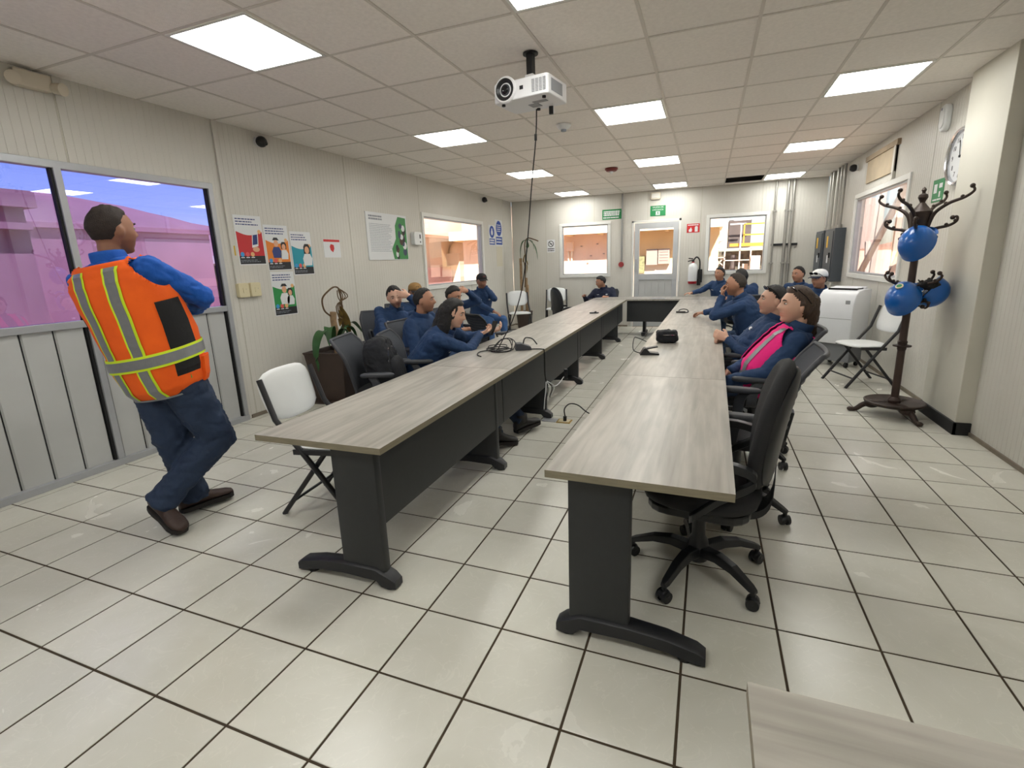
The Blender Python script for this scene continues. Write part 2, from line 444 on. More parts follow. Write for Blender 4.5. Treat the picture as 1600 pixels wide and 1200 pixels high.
# window wall by the standing man: three bays, glass above, grey boards below
M_board = mat('grey_board', (188, 189, 188), .45, .1, var=.05, vscale=3)
M_gasket = mat('black_gasket', (18, 18, 20), .7)
ww = MB(); D0, D1 = LX - .05, LX + .02
muls = [-1.375, -.16, 1.01, 2.135]
for y in muls: ww.bx(D0, D1, y - .022, y + .022, .05, 2.16)
ww.bx(D0, D1, -1.4, 2.16, 2.155, 2.205)
ww.bx(D0, D1 + .006, -1.4, 2.16, 0, .05)
for k in range(3): ww.bx(D0, D1 - .004, muls[k] + .022, muls[k + 1] - .022, 1.075, 1.125)
wwo = ww.build('window_1', M_alu, bevel=.003); tag(wwo, 'aluminium window wall with violet tinted panes above grey boards', kind='structure')
for k in range(3):
    p, q = muls[k] + .022, muls[k + 1] - .022
    MB().bx(LX - .022, LX - .016, p, q, 1.12, 2.158).build('pane', G_purple, wwo)
    gk = MB().bx(LX - .03, LX + .004, q - .016, q, .05, 2.155).bx(LX - .03, LX + .002, p, p + .006, .05, 2.155).build('gasket', M_gasket, wwo)
    n = 6; w = (q - .016 - p - .006) / n
    for i in range(n):
        y0 = p + .006 + i * w
        MB().prism([(y0 + .004, 0), (y0 + .012, .012), (y0 + w - .012, .012), (y0 + w - .004, 0)], .05, 1.076,
                   Matrix(((0, 1, 0, LX - .02), (1, 0, 0, 0), (0, 0, 1, 0), (0, 0, 0, 1)))).build('board', M_board, wwo)
    MB().bx(LX - .03, LX - .02, p, q, .05, 1.076).build('back_sheet', M_gasket, wwo)

# glazed door ---------------------------------------------------------
M_door = mat('door_alu', (190, 193, 196), .4, .3, var=.03)
d = MB(); x0, x1 = W_door[0], W_door[1]
for a in ((x0, x0 + .04, .0, 2.19), (x1 - .04, x1, .0, 2.19), (x0, x1, 2.15, 2.19)): d.bx(a[0], a[1], FY - .012, FY + .08, a[2], a[3])
do = d.build('door_1', M_whiteframe, bevel=.003); tag(do, 'grey aluminium door with a large pane in the far wall', kind='structure')
lf = MB(); a0, a1 = x0 + .055, x1 - .045
for a in ((a0, a0 + .10, .01, 2.14), (a1 - .10, a1, .01, 2.14), (a0 + .1, a1 - .1, 2.02, 2.14), (a0 + .1, a1 - .1, .99, 1.11), (a0 + .1, a1 - .1, .01, .14)): lf.bx(a[0], a[1], FY + .0, FY + .045, a[2], a[3])
lfo = lf.build('door_leaf', M_door, do, bevel=.003)
MB().bx(a0 + .095, a1 - .095, FY + .018, FY + .024, 1.10, 2.03).build('pane', G_clear, lfo)
for i in range(5):
    w = (a1 - a0 - .2) / 5; MB().bx(a0 + .1 + i * w + .004, a0 + .1 + (i + 1) * w - .004, FY + .014, FY + .028, .14, .99).build('lower_panel', M_board, lfo)
MB().bx(a0 + .1, a1 - .1, FY + .028, FY + .034, .14, .99).build('lower_backing', M_board, lfo)
MB().bx(a0 + .03, a0 + .06, FY - .02, FY, 1.16, 1.42).build('door_handle', M_alu, lfo, bevel=.004)

# unseen roof; the right eave is added to keep sun out of the window
tag(MB().bx(LX - .9, RX + 1.5, BY - .3, FY + .35, ZC + .42, ZC + .6).build('roof_slab', M_wallcore), 'flat unseen roof over the room, right eave added to block the sun', kind='structure')
# ================================================================== OUTSIDE
M_ground = mat('desert_ground', (188, 160, 135), .95, var=.12, vscale=.8)
tag(MB().bx(-150, 150, -120, 160, -.5, -.15).build('ground', M_ground), 'pale dusty ground outside the windows', kind='structure')
M_stucco = mat('salmon_stucco', (246, 214, 194), .9, var=.05, vscale=2, bump=.1, bscale=30)
M_stucco2 = mat('ochre_stucco', (244, 214, 166), .9, var=.05, vscale=2)
M_creamx = mat('cream_paint_outside', (240, 225, 205), .8, var=.03)
M_roofx = mat('roof_sheet', (205, 200, 198), .5, .2, var=.06)
M_boxx = mat('utility_box', (176, 158, 150), .6)
M_hill = mat('bare_hill', (164, 120, 116), 1, var=.25, vscale=.06, detail=8)
M_carp = mat('carport_steel', (150, 135, 130), .7)
M_violet = mat('shaded_render', (180, 134, 132), .9, var=.08, vscale=1.2)
# building across the yard behind the far wall
b1 = empty('outbuilding', (0, 14.2, -.15), 0, 'salmon stucco outbuilding with a pale eave seen through the far window and door', 'building')
MB().bx(-6.8, -1.3, 0, 3, 0, 3.1).build('wall', M_stucco, b1)
MB().bx(-1.3, 1.3, .02, 3, 0, 3.1).build('wall', M_stucco2, b1)
MB().bx(-6.9, 1.4, -.75, 3.2, 2.42, 2.6).bx(-6.9, 1.4, -.78, -.72, 2.34, 2.62).build('roof', M_creamx, b1)
for k in range(9): MB().bx(-6.8 + k * .95, -6.72 + k * .95, -.7, 0, 2.32, 2.42).build('rafter', M_stucco2, b1)
MB().bx(-6.8, 1.3, -.03, 0, 0, 1.42).build('plinth', M_creamx, b1)
MB().bx(-3.15, -2.92, -.14, 0, 1.88, 2.16).build('meter_box', M_stucco, b1, bevel=.01)
for x in (-3.08, -2.98): MB().cyl((x, -.06, 1.1), (x, -.06, 1.88), .025, n=8).build('conduit', M_creamx, b1)
MB().bx(-.68, -.36, -.22, 0, 1.38, 1.84).build('panel_cabinet', M_boxx, b1, bevel=.01)
cb = MB().bx(-.34, -.02, -.22, 0, 1.40, 1.84).build('panel_cabinet', M_boxx, b1, bevel=.01)
for z in (1.5, 1.58, 1.66, 1.74): MB().bx(-.30, -.06, -.228, -.22, z, z + .02).build('louvre', M_carp, cb)
MB().bx(-.92, -.74, -.06, 0, 1.15, 1.65).build('notice_board', mat('notice', (150, 150, 110), .7, var=.4, vscale=14), b1)
for x, z in ((-2.7, 2.0), (-2.4, 1.7), (-2.2, 2.05), (-2.0, 1.75), (-2.5, 1.5)): MB().bx(x, x + .05, -.05, 0, z, z + .03).build('wall_bracket', M_boxx, b1)
# wing seen through the second left window
b2 = empty('side_building', (-8.2, 5, -.15), 0, 'pink rendered building with arched buttress seen through the left wall window', 'building')
MB().bx(-4, 0, 5.5, 26, 0, 4.3).build('wall', M_creamx, b2)
MB().bx(-4, .9, 5.3, 26, 2.55, 3.9).build('eave', M_stucco, b2)
MB().bx(0, .55, 10.5, 11.3, 0, 2.0).ell((.3, 10.9, 2.0), (.3, .4, .45)).build('buttress', M_creamx, b2, smooth=.6)
MB().bx(0, .25, 7, 10.4, 0, 1.52).build('planter_wall', mat('dusty_mauve', (190, 150, 150), .9, var=.05), b2)
for y in (11.8, 12.1, 12.6): MB().cyl((.06, y, .4), (.06, y, 2.2), .04, n=8).build('conduit', M_boxx, b2)
for y, z in ((11.6, .95), (12.3, .9)): MB().bx(0, .2, y, y + .3, z, z + .4).build('meter_box', M_boxx, b2, bevel=.01)
MB().bx(0, .03, 12.8, 13.4, 1.25, 1.5).build('sign_board', mat('board_green', (190, 205, 190), .6), b2)
MB().bx(0, .12, 13.6, 13.8, 1.2, 1.5).build('alarm_box', mat('alarm_red', (200, 50, 40), .5), b2)
# block beside the violet window wall, hills and carport behind it
b3 = empty('rendered_block', (-7.0, -9, -.15), 0, 'rendered flat roofed block seen through the violet panes on the left', 'building')
MB().bx(-3.5, 0, -9, 11.6, 0, 2.45).build('wall', M_violet, b3)
MB().bx(-3.6, .1, -9.2, 11.7, 2.45, 2.65).build('parapet', M_violet, b3)
MB().bx(0, .12, -9, 11.6, 2.18, 2.26).build('ledge', M_violet, b3)
b3b = empty('yard_wall', (-13, 3.5, -.15), 0, 'long rendered yard wall seen through the violet panes', 'wall')
MB().bx(-.3, 0, -6, 6.2, 0, 2.7).build('wall', M_violet, b3b)
MB().bx(-.4, .1, -6, 6.2, 2.7, 2.82).build('coping', M_violet, b3b)
cp = empty('carport', (-16, 14.5, -.15), 0, 'flat roofed open carport seen through the violet pane', 'carport')
MB().bx(-6, 0, -4.3, 10, 1.92, 2.2).build('roof', M_creamx, cp)
for x, y in ((-.3, -4.1), (-.3, -3.2), (-.3, -2.4), (-4, -4.1), (-4, -1.5), (-.3, 0), (-.3, 5.2)): MB().bx(x - .06, x + .06, y - .06, y + .06, 0, 1.92).build('post', M_carp, cp)
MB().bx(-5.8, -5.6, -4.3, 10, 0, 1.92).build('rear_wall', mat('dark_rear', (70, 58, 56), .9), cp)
HN = 70
hl = MB(); rr = []
for i in range(HN + 1):
    y = -60 + 260 * i / HN; h = 13.6 - 3.6 * min(1.4, max(0, (y - 46) / 25)) + 1.3 * noise.fractal(Vector((y * .06, 3.1, 0)), 1, 2, 4)
    rr.append([(-60, y, -1), (-72 + 3 * noise.noise(Vector((y * .1, 0, 1))), y, h * .5), (-90, y, h), (-130, y, -1)])
hl.rings(rr, cap=False, closed=False)
tag(hl.build('hill', M_hill, smooth=3), 'bare brown hills behind the yard', kind='structure')
# plant structure seen through the far right window
M_yel = mat('safety_yellow', (236, 170, 60), .5); M_tank = mat('tank_cream', (225, 200, 168), .6); M_pipe = mat('white_pipe', (236, 236, 238), .4)
M_darkst = mat('dark_steel_plant', (92, 82, 80), .7, var=.2, vscale=3); M_sand = mat('pale_steel', (228, 205, 185), .6)
pt = empty('process_plant', (2.4, 20, -.15), 0, 'industrial plant with tank, pipes and yellow railed platform seen through the far right window', 'plant')
MB().cyl((-1.55, 3, 0), (-1.55, 3, 3.05), .62, n=28).lathe([(.62, 3.05), (.5, 3.2), (.001, 3.3)], 28, (-1.55, 3, 0)).build('tank', M_tank, pt, smooth=.6)
MB().bx(-.62, .22, 1.6, 3, 1.9, 3.0).build('cabin', M_darkst, pt)
MB().tube(spline([(-2.4, .5, 2.2), (-1.1, .5, 2.2), (-.92, .5, 2.24), (-.86, .5, 2.4), (-.86, .5, 2.55)], 5), .085, 12).build('duct', M_pipe, pt, smooth=1)
MB().bx(-.73, -.69, .6, .7, 1.9, 3.4).build('mast', M_sand, pt)
for x0, x1, z in ((-.48, .3, 2.95), (-.6, -.02, 2.78)): MB().bx(x0, x1, .95, 1.0, z, z + .05).build('lamp_tube', M_pipe, pt)
for z in (2.32, 2.72): MB().bx(-.13, 1.6, .2, .25, z, z + .05).build('rail', M_yel, pt)
for x in (-.14, .75): MB().bx(x, x + .045, .2, .25, 1.9, 2.77).build('rail_post', M_yel, pt)
MB().bx(-.6, 1.6, .1, .9, 1.92, 2.03).build('platform', M_yel, pt)
MB().cyl((-.24, 0, 0), (-.24, 0, 2.72), .027, n=10).build('stand_pipe', M_pipe, pt)
MB().bx(-2.4, -.72, .3, .4, 1.87, 2.04).build('girder', M_sand, pt)
for z, x0, x1 in ((1.80, -2.4, 1.2), (1.38, -.8, .15), (1.5, -2.4, -.75)): MB().bx(x0, x1, -.1, -.04, z, z + .035).build('beam', M_sand, pt)
for x in (-1.2, -.80, .12): MB().bx(x, x + .05, -.1, 0, 0, 1.82).build('column', M_sand, pt)
for a_, b_ in (((-1.5, 0, 1.3), (-1.1, 0, .9)), ((-1.15, 0, 1.1), (-.8, 0, 1.5)), ((-1.15, 0, 1.5), (-.8, 0, 1.2))): MB().bar(a_, b_, .04, .04).build('brace', M_sand, pt)
MB().bx(-2.4, 1.6, .9, 1.1, 0, 1.75).build('machine_bank', mat('machinery', (104, 98, 84), .8, var=.6, vscale=7, detail=8), pt)
MB().bx(.15, .48, -.2, .3, 0, 1.55).build('switch_cubicle', M_creamx, pt)
MB().cyl((-.45, .4, .3), (-.45, .4, 1.6), .1).build('filter_vessel', M_darkst, pt); MB().bx(-.1, .1, .3, .6, .9, 1.25).build('pump_set', M_sand, pt)
# truss and heap outside the right window
M_truss = mat('truss_steel', (196, 182, 172), .6); M_rubble = mat('ore_heap', (200, 150, 120), .95, var=.25, vscale=.7)
ts = empty('conveyor_truss', (6, 17, -.15), 0, 'leaning conveyor truss seen through the right wall window', 'truss')
for a, b_ in (((0, 3.6, -.1), (0, -1.5, 3.5)), ((.3, 2.2, 0), (.3, 1.8, 4)), ((.3, .1, 0), (.3, .06, 4)), ((.3, .9, 0), (.3, -1.6, 2.9)), ((.3, 3.0, 1.9), (.3, 2.4, 0))): MB().bar(a, b_, .14, .14).build('truss_member', M_truss, ts)
hp = empty('ore_heap', (12, 33, -.15), 0, 'reddish stone heap and sheds seen through the right wall window', 'heap')
MB().lathe([(9, 0), (6, .9), (3.2, 1.6), (1, 2.1), (.05, 2.2)], 24).build('stone_heap', M_rubble, hp, smooth=3)
MB().bx(-5, -1, -9, -6, 0, 1.6).build('shed', M_stucco, hp)
MB().bx(-2, -.6, 6, 8, 0, 5.0).cyl((-3.4, 5, 0), (-3.4, 5, 4.2), .5).build('silo', M_truss, hp)

# ================================================================== CEILING LIGHTS
M_lframe = mat('light_frame', (225, 225, 220), .4)
M_panel_on = emis('led_panel', (252, 252, 246), PANEL_LIGHT)
LN = {(0, -4): 'added unseen behind the camera on the window side as fill', (6, -4): 'added unseen behind the camera on the right as fill', (0, 0): 'above the man in the orange vest', (0, 4): 'on the left between the vest man and the projector', (0, 8): 'third along the left row of lights', (0, 12): 'farthest of the left row of lights',  # panels behind the camera are added unseen, to brighten the near floor
      (3, -4): 'added unseen behind the camera over the middle to light the room', (3, 0): 'cut off at the top edge above the projector', (3, 4): 'right of the hanging projector', (3, 8): 'in the middle row beyond the red detector', (3, 12): 'farthest of the middle row near the door',
      (6, 4): 'nearest of the right row by the wall clock', (6, 8): 'second of the right row by the wall', (6, 12): 'farthest of the right row beside the dark vent'}
for (c, r_), w in LN.items():
    e = empty('ceiling_light', (CX0 + CT * c, CY0 + CT * r_, ZC), 0, 'square lit LED ceiling panel ' + w, 'ceiling light', 'ceiling light panels')
    f = MB()
    for a in ((-.304, .304, -.304, -.285), (-.304, .304, .285, .304), (-.304, -.285, -.285, .285), (.285, .304, -.285, .285)): f.bx(*a, -.004, .02)
    f.build('frame', M_lframe, e)
    MB().bx(-.2855, .2855, -.2855, .2855, .002, .01).build('diffuser', M_panel_on, e)

# ================================================================== TABLES
def wood():
    m = bpy.data.materials.new('grey_oak_laminate'); m.use_nodes = True
    nt = m.node_tree; n = nt.nodes; L = nt.links; b = n['Principled BSDF']
    tc = n.new('ShaderNodeTexCoord'); mp = n.new('ShaderNodeMapping'); mp.inputs['Scale'].default_value = (15, .7, 15)
    L.new(tc.outputs['Object'], mp.inputs[0])
    a = n.new('ShaderNodeTexNoise'); a.inputs['Scale'].default_value = 1.6; a.inputs['Detail'].default_value = 7; a.inputs['Distortion'].default_value = .6
    L.new(mp.outputs[0], a.inputs['Vector'])
    r = n.new('ShaderNodeValToRGB'); e = r.color_ramp.elements
    e[0].position = .25; e[0].color = (*C8(148, 143, 134), 1); e[1].position = .75; e[1].color = (*C8(186, 181, 172), 1)
    L.new(a.outputs['Fac'], r.inputs['Fac'])
    mp2 = n.new('ShaderNodeMapping'); mp2.inputs['Scale'].default_value = (4.5, .75, 4.5); L.new(tc.outputs['Object'], mp2.inputs[0])
    w = n.new('ShaderNodeTexWave'); w.wave_type = 'RINGS'; w.inputs['Scale'].default_value = 2.2; w.inputs['Distortion'].default_value = 9; w.inputs['Detail'].default_value = 3; w.inputs['Detail Scale'].default_value = 1.2
    L.new(mp2.outputs[0], w.inputs['Vector'])
    mx = n.new('ShaderNodeMix'); mx.data_type = 'RGBA'; mx.blend_type = 'MULTIPLY'; mx.inputs['Factor'].default_value = .14
    L.new(r.outputs['Color'], mx.inputs['A']); L.new(w.outputs['Color'], mx.inputs['B']); L.new(mx.outputs['Result'], b.inputs['Base Color'])
    b.inputs['Roughness'].default_value = .33
    fn = n.new('ShaderNodeTexNoise'); fn.inputs['Scale'].default_value = 60; mp3 = n.new('ShaderNodeMapping'); mp3.inputs['Scale'].default_value = (3, .15, 3)
    L.new(tc.outputs['Object'], mp3.inputs[0]); L.new(mp3.outputs[0], fn.inputs['Vector'])
    bp = n.new('ShaderNodeBump'); bp.inputs['Strength'].default_value = .08; bp.inputs['Distance'].default_value = .005
    L.new(fn.outputs['Fac'], bp.inputs['Height']); L.new(bp.outputs[0], b.inputs['Normal'])
    return m
M_wood = wood()
M_edge = mat('table_edge_band', (128, 120, 100), .5, var=.12, vscale=12, stretch=(1, .1, 8))
M_leg = mat('charcoal_powder_coat', (38, 40, 42), .5, var=.06, vscale=30, bump=.02, bscale=300)
M_foot = mat('black_foot_plastic', (30, 31, 35), .45)
H = .70
def tabletop(w, l, th=.028):
    m = MB(); a, b = w / 2, l
    m.add([(-a, .0015, H), (a, .0015, H), (a, b - .0015, H), (-a, b - .0015, H)], [(0, 1, 2, 3)], 0)
    m.add([(-a, .0015, H), (a, .0015, H), (a, b - .0015, H), (-a, b - .0015, H), (-a, .0015, H - th), (a, .0015, H - th), (a, b - .0015, H - th), (-a, b - .0015, H - th)],
          [(0, 4, 5, 1), (1, 5, 6, 2), (2, 6, 7, 3), (3, 7, 4, 0), (4, 7, 6, 5)], 1)
    return m
def table_leg(root, y, s, xin, px=.115, reach=.27, thick=.05):
    """panel leg with arched foot; s: user side direction (+1 right), xin: centre of the panel"""
    prof = [(px * c_ if abs(c_) < 1 else math.copysign(px, c_), d_) for c_, d_ in ((-1, -.012), (-.97, -.022), (-.9, -.025), (.9, -.025), (.97, -.022), (1, -.012), (1, .012), (.97, .022), (.9, .025), (-.9, .025), (-.97, .022), (-1, .012))]
    pn = MB().prism([(xin + a, y + b) for a, b in prof], .07, H - .028).build('leg', M_leg, root, smooth=.6)
    # foot: side profile in x-z extruded along y, narrower at the ends
    ui, uo = xin - s * (px + .03), xin + s * (px + reach)
    xs_ = [ui - s * .02, ui + s * .01, ui + s * .05, xin - s * px * .6, xin + s * px, xin + s * (px + reach * .5), uo - s * .03, uo]
    zt = [.045, .07, .088, .10, .10, .088, .065, .045]; zb = [.008, .008, .012, .04, .045, .035, .012, .008]
    hw = [.028, .034, .036, .037, .037, .035, .033, .03]
    R = [[(x, y - h, b), (x, y + h, b), (x, y + h, t * .85 + b * .15), (x, y + h * .7, t), (x, y - h * .7, t), (x, y - h, t * .85 + b * .15)] for x, h, b, t in zip(xs_, hw, zb, zt)]
    MB().rings(R).build('foot', M_foot, pn, smooth=.7)
    MB().cyl((ui + s * .02, y, 0), (ui + s * .02, y, .012), .028).build('glide', M_dark, pn)
    MB().cyl((uo - s * .07, y, 0), (uo - s * .07, y, .014), .025).build('glide', M_dark, pn)
    return pn
def conf_table(y0, y1, x0, x1, rz, legs, s, label, modesty=True):
    r = empty('conference_table', ((x0 + x1) / 2, y0, 0), rz, label, 'table', 'conference tables of the U layout')
    w = x1 - x0; l = y1 - y0
    tabletop(w, l).build('tabletop', [M_wood, M_edge], r)
    xin = -s * (w / 2 - .185); face = -s * (w / 2 - .075)
    for y in legs: table_leg(r, y - y0, s, xin)
    if modesty:
        MB().bx(*sorted((face, face + s * .018)), .075 if y0 < 1 else .004, l - .004, .30, H - .03).build('modesty_panel', M_leg, r, bevel=.002)
        MB().bx(*sorted((face + s * .02, face + s * .07)), .05, l - .05, H - .09, H - .03).build('cable_tray', M_foot, r)
    return r
kL, kR = .0196, .0110
segs = [(.35, 1.90, (.42, 1.77)), (1.90, 4.42, (2.97, 4.30)), (4.42, 5.96, (5.84,)), (5.96, 8.0, (7.40,))]
for i, (a, b, lg) in enumerate(segs):
    dx = -kL * (a - .35)
    conf_table(a, b, -.855 + dx, -.180 + dx, math.atan(kL), lg, -1, ['grey oak table in the left row, nearest the camera with a bare end', 'grey oak table in the left row holding the coiled cables', 'grey oak table in the left row, third from the camera', 'grey oak table in the left row joining the far table'][i])
    dx = kR * (a - .35)
    conf_table(a, b, .530 + dx, 1.156 + dx, -math.atan(kR), lg, 1, ['grey oak table in the right row, nearest, before the black swivel chair', 'grey oak table in the right row with black pouch on it', 'grey oak table in the right row under the leaning man', 'grey oak table in the right row joining the far table'][i])
ft = empty('conference_table', (.12, 8.05, 0), 0, 'grey oak table closing the far end of the U before the door', 'table', 'conference tables of the U layout')
m = MB(); pts = [(-1.13, .0), (1.16, .0), (1.16, .62), (-.95, .62), (-1.13, .45)]
m.prism(pts, H - .028, H - .0005, mi=0).build('tabletop', M_wood, ft)
MB().bx(-.46, .55, .05, .068, .28, H - .03).build('modesty_panel', M_leg, ft)
MB().bx(-.02, .22, -.0, .1, H, H + .012).build('cable_flap', M_alu, ft, bevel=.003)
for x in (-.16, .42):
    lg = MB().bx(x - .025, x + .025, .22, .42, .06, H - .03).build('leg', M_leg, ft, bevel=.01)
    MB().bx(x - .035, x + .035, .08, .6, .02, .07).bx(x - .03, x + .03, .08, .14, 0, .02).bx(x - .03, x + .03, .54, .6, 0, .02).build('foot', M_foot, lg, bevel=.015)
# table corner at the camera's right
nt_ = empty('side_table', (1.14, -.39, 0), 0, 'corner of a grey oak table at the bottom right edge', 'table')
m = MB(); m.add([(0, 0, H), (0, -.62, H), (1.5, -.62, H), (1.5, 0, H)], [(0, 1, 2, 3)], 0)
m.add([(0, 0, H), (0, -.62, H), (1.5, -.62, H), (1.5, 0, H), (0, 0, H - .028), (0, -.62, H - .028), (1.5, -.62, H - .028), (1.5, 0, H - .028)], [(0, 1, 5, 4), (1, 2, 6, 5), (2, 3, 7, 6), (3, 0, 4, 7), (4, 5, 6, 7)], 1)
wy = M_wood.copy(); wy.name = 'grey_oak_laminate_across'; wy.node_tree.nodes['Mapping'].inputs['Scale'].default_value = (.7, 15, 15)
wy.node_tree.nodes['Mapping.001'].inputs['Scale'].default_value = (.75, 4.5, 4.5)
m.build('tabletop', [wy, M_edge], nt_)
for x in (.12, 1.38):
    lg = MB().bx(x - .025, x + .025, -.42, -.2, .07, H - .028).build('leg', M_leg, nt_, bevel=.01)
    MB().bx(x - .035, x + .035, -.58, -.06, .0, .08).build('foot', M_foot, lg, bevel=.02)
# ================================================================== CHAIRS
M_blackfab = mat('black_upholstery', (26, 26, 29), .8, var=.12, vscale=60, bump=.15, bscale=500)
M_blackpl = mat('black_plastic', (24, 25, 28), .38)
M_greypl = mat('dark_grey_plastic', (58, 60, 66), .5, var=.05, vscale=20)
M_mesh = mat('grey_mesh_fabric', (62, 65, 72), .85, bump=.3, bscale=700)
M_whitepl = mat('white_moulded_plastic', (226, 228, 228), .45, var=.02, bump=.05, bscale=400)
M_fold = mat('folding_frame_steel', (44, 44, 47), .4, .3)
M_chrome = mat('chrome', (200, 200, 205), .15, 1.)

def star_base(root, R=.29, z=.085, rot=0., hub_top=.40, mcast=None):
    b = MB().lathe([(.045, z - .02), (.05, z + .02), (.045, z + .07), (.03, z + .10), (.028, hub_top - .06), (.02, hub_top - .06), (.02, hub_top)], 16).build('column', M_blackpl, root, smooth=.6)
    for k in range(5):
        a = rot + 2 * PI * k / 5; c, s = math.cos(a), math.sin(a)
        Rr = []
        for t, w, h, zz in ((.03, .034, .03, z + .04), (.12, .030, .026, z + .055), (.2, .026, .022, z + .045), (R - .01, .02, .018, z + .01), (R + .012, .014, .012, z)):
            p = Vector((c * t, s * t, zz)); n_ = Vector((-s, c, 0))
            Rr.append([p - n_ * w - Vector((0, 0, h)), p + n_ * w - Vector((0, 0, h)), p + n_ * w * .7 + Vector((0, 0, h * .4)), p - n_ * w * .7 + Vector((0, 0, h * .4))])
        sp = MB().rings(Rr).build('base_spoke', M_blackpl, root, bevel=.004)
        q = Vector((c * R, s * R, 0)); cr = a + PI / 2 + random.uniform(-.9, .9); ux = Vector((math.cos(cr), math.sin(cr), 0))
        w = MB()
        for sd in (-1, 1): w.cyl(q + ux * sd * .008 + Vector((0, 0, .028)), q + ux * sd * .024 + Vector((0, 0, .028)), .028, .026, 14)
        w.cyl(q + Vector((0, 0, .03)), q + Vector((0, 0, z)), .011, n=8)
        w.ell(q + Vector((0, 0, .036)), (.027, .027, .024), 10, 6)
        w.build('caster', M_blackpl, sp, smooth=.7)

def pad(w, d, th, curve, n=10):
    """upholstered cushion loft: returns rings along d"""
    pass

def superpad(m, c, ax, ay, az, w, h, t, p=3., bulge=0., nu=28, taper=0.):
    """pillow slab: half sizes w along ax, h along ay, thickness t along az, superellipse outline"""
    R = []
    for (s, dz) in ((.0, -1), (.6, -1), (.86, -.92), (.97, -.55), (1., 0), (.97, .55), (.86, .92), (.6, 1), (.0, 1)):
        ring = []
        for j in range(nu):
            a = 2 * PI * j / nu; ca, sa = math.cos(a), math.sin(a)
            r = (abs(ca) ** p + abs(sa) ** p) ** (-1 / p)
            u, v = ca * r * max(s, 1e-3), sa * r * max(s, 1e-3)
            u2 = u * (1 - taper * v)
            ring.append(Vector(c) + ax * u2 * w + ay * v * h + az * (dz * t + bulge * (u * u)))
        R.append(ring)
    m.rings(R)

def arm_rest(root, s, w=.27, seatz=.45, top=.66, m=None):
    """closed loop armrest: flat pad on a bent upright"""
    a = MB(); x = s * w
    path = spline([(x - s * .06, .02, seatz - .02), (x, .02, seatz + .02), (x + s * .01, .01, seatz + .12), (x, -.02, top - .03)], 4)
    R = []
    for p in path:
        R.append([p + Vector((a_ * .012, b_ * .03, 0)) for a_, b_ in ((-1, -1), (1, -1), (1, 1), (-1, 1))])
    a.rings(R)
    o = a.build('armrest', m or M_blackpl, root, bevel=.005)
    pd = MB(); superpad(pd, (x, .02, top - .015), Vector((1, 0, 0)), Vector((0, 1, 0)), Vector((0, 0, 1)), .035, .13, .016, 3, nu=20)
    pd.build('arm_pad', m or M_blackpl, o, smooth=.9)

def task_chair(loc, rz, label, lean=.16, rot=0., big=True, seat=.45):
    r = empty('swivel_chair', (*loc, 0), rz, label, 'chair', 'black padded swivel chairs')
    star_base(r, .30, .085, rot, seat - .04)
    m = MB(); superpad(m, (0, .0, seat), Vector((1, 0, 0)), Vector((0, 1, 0)), Vector((0, 0, 1)), .25, .245, .045, 2.8, .01)
    m.build('seat', M_blackfab, r, smooth=1.2)
    MB().prism(rrect(.40, .42, .1), seat - .075, seat - .035).build('seat_shell', M_blackpl, r, bevel=.01)
    up = Vector((0, -math.sin(lean), math.cos(lean))); nz = Vector((0, math.cos(lean), math.sin(lean)))
    c = Vector((0, -.22, seat + .07)) + up * .25
    b = MB(); superpad(b, c, Vector((1, 0, 0)), up, nz, .235, .275, .035, 2.4, .045, 32, taper=.06)
    bo = b.build('backrest', M_blackfab, r, smooth=1.2)
    s_ = MB(); superpad(s_, c - nz * .035, Vector((1, 0, 0)), up, nz, .215, .25, .018, 2.4, .045, 32, taper=.06)
    s_.build('back_shell', M_blackpl, bo, smooth=1.2)
    # curved spine joining seat and back
    R = []
    for p in spline([(0, .02, seat - .07), (0, -.18, seat - .085), (0, -.275, seat - .02), tuple(c - up * .14 - nz * .05)], 6):
        R.append([p + Vector((a_ * .06, 0, b_ * .016)) for a_, b_ in ((-1, -1), (1, -1), (1, 1), (-1, 1))])
    MB().rings(R).build('back_bracket', M_blackpl, r, bevel=.006)
    for s in (-1, 1):
        a = MB(); x = s * .27
        path = spline([(x * .72, .02, seat - .06), (x, .0, seat - .02), (x + s * .012, -.10, seat + .08), (x, -.22, seat + .17), (x, -.12, seat + .215), (x, .12, seat + .205)], 5)
        R = []
        for i, p in enumerate(path):
            R.append([p + Vector((a_ * .02, 0, b_ * .017)) for a_, b_ in ((-1, -1), (1, -1), (1, 1), (-1, 1))])
        a.rings(R).build('armrest', M_blackpl, r, bevel=.008)
    MB().cyl((.1, .05, seat - .06), (.27, .06, seat - .07), .006).ell((.28, .06, seat - .07), (.025, .012, .008)).build('lever', M_blackpl, r, smooth=.8)
    return r

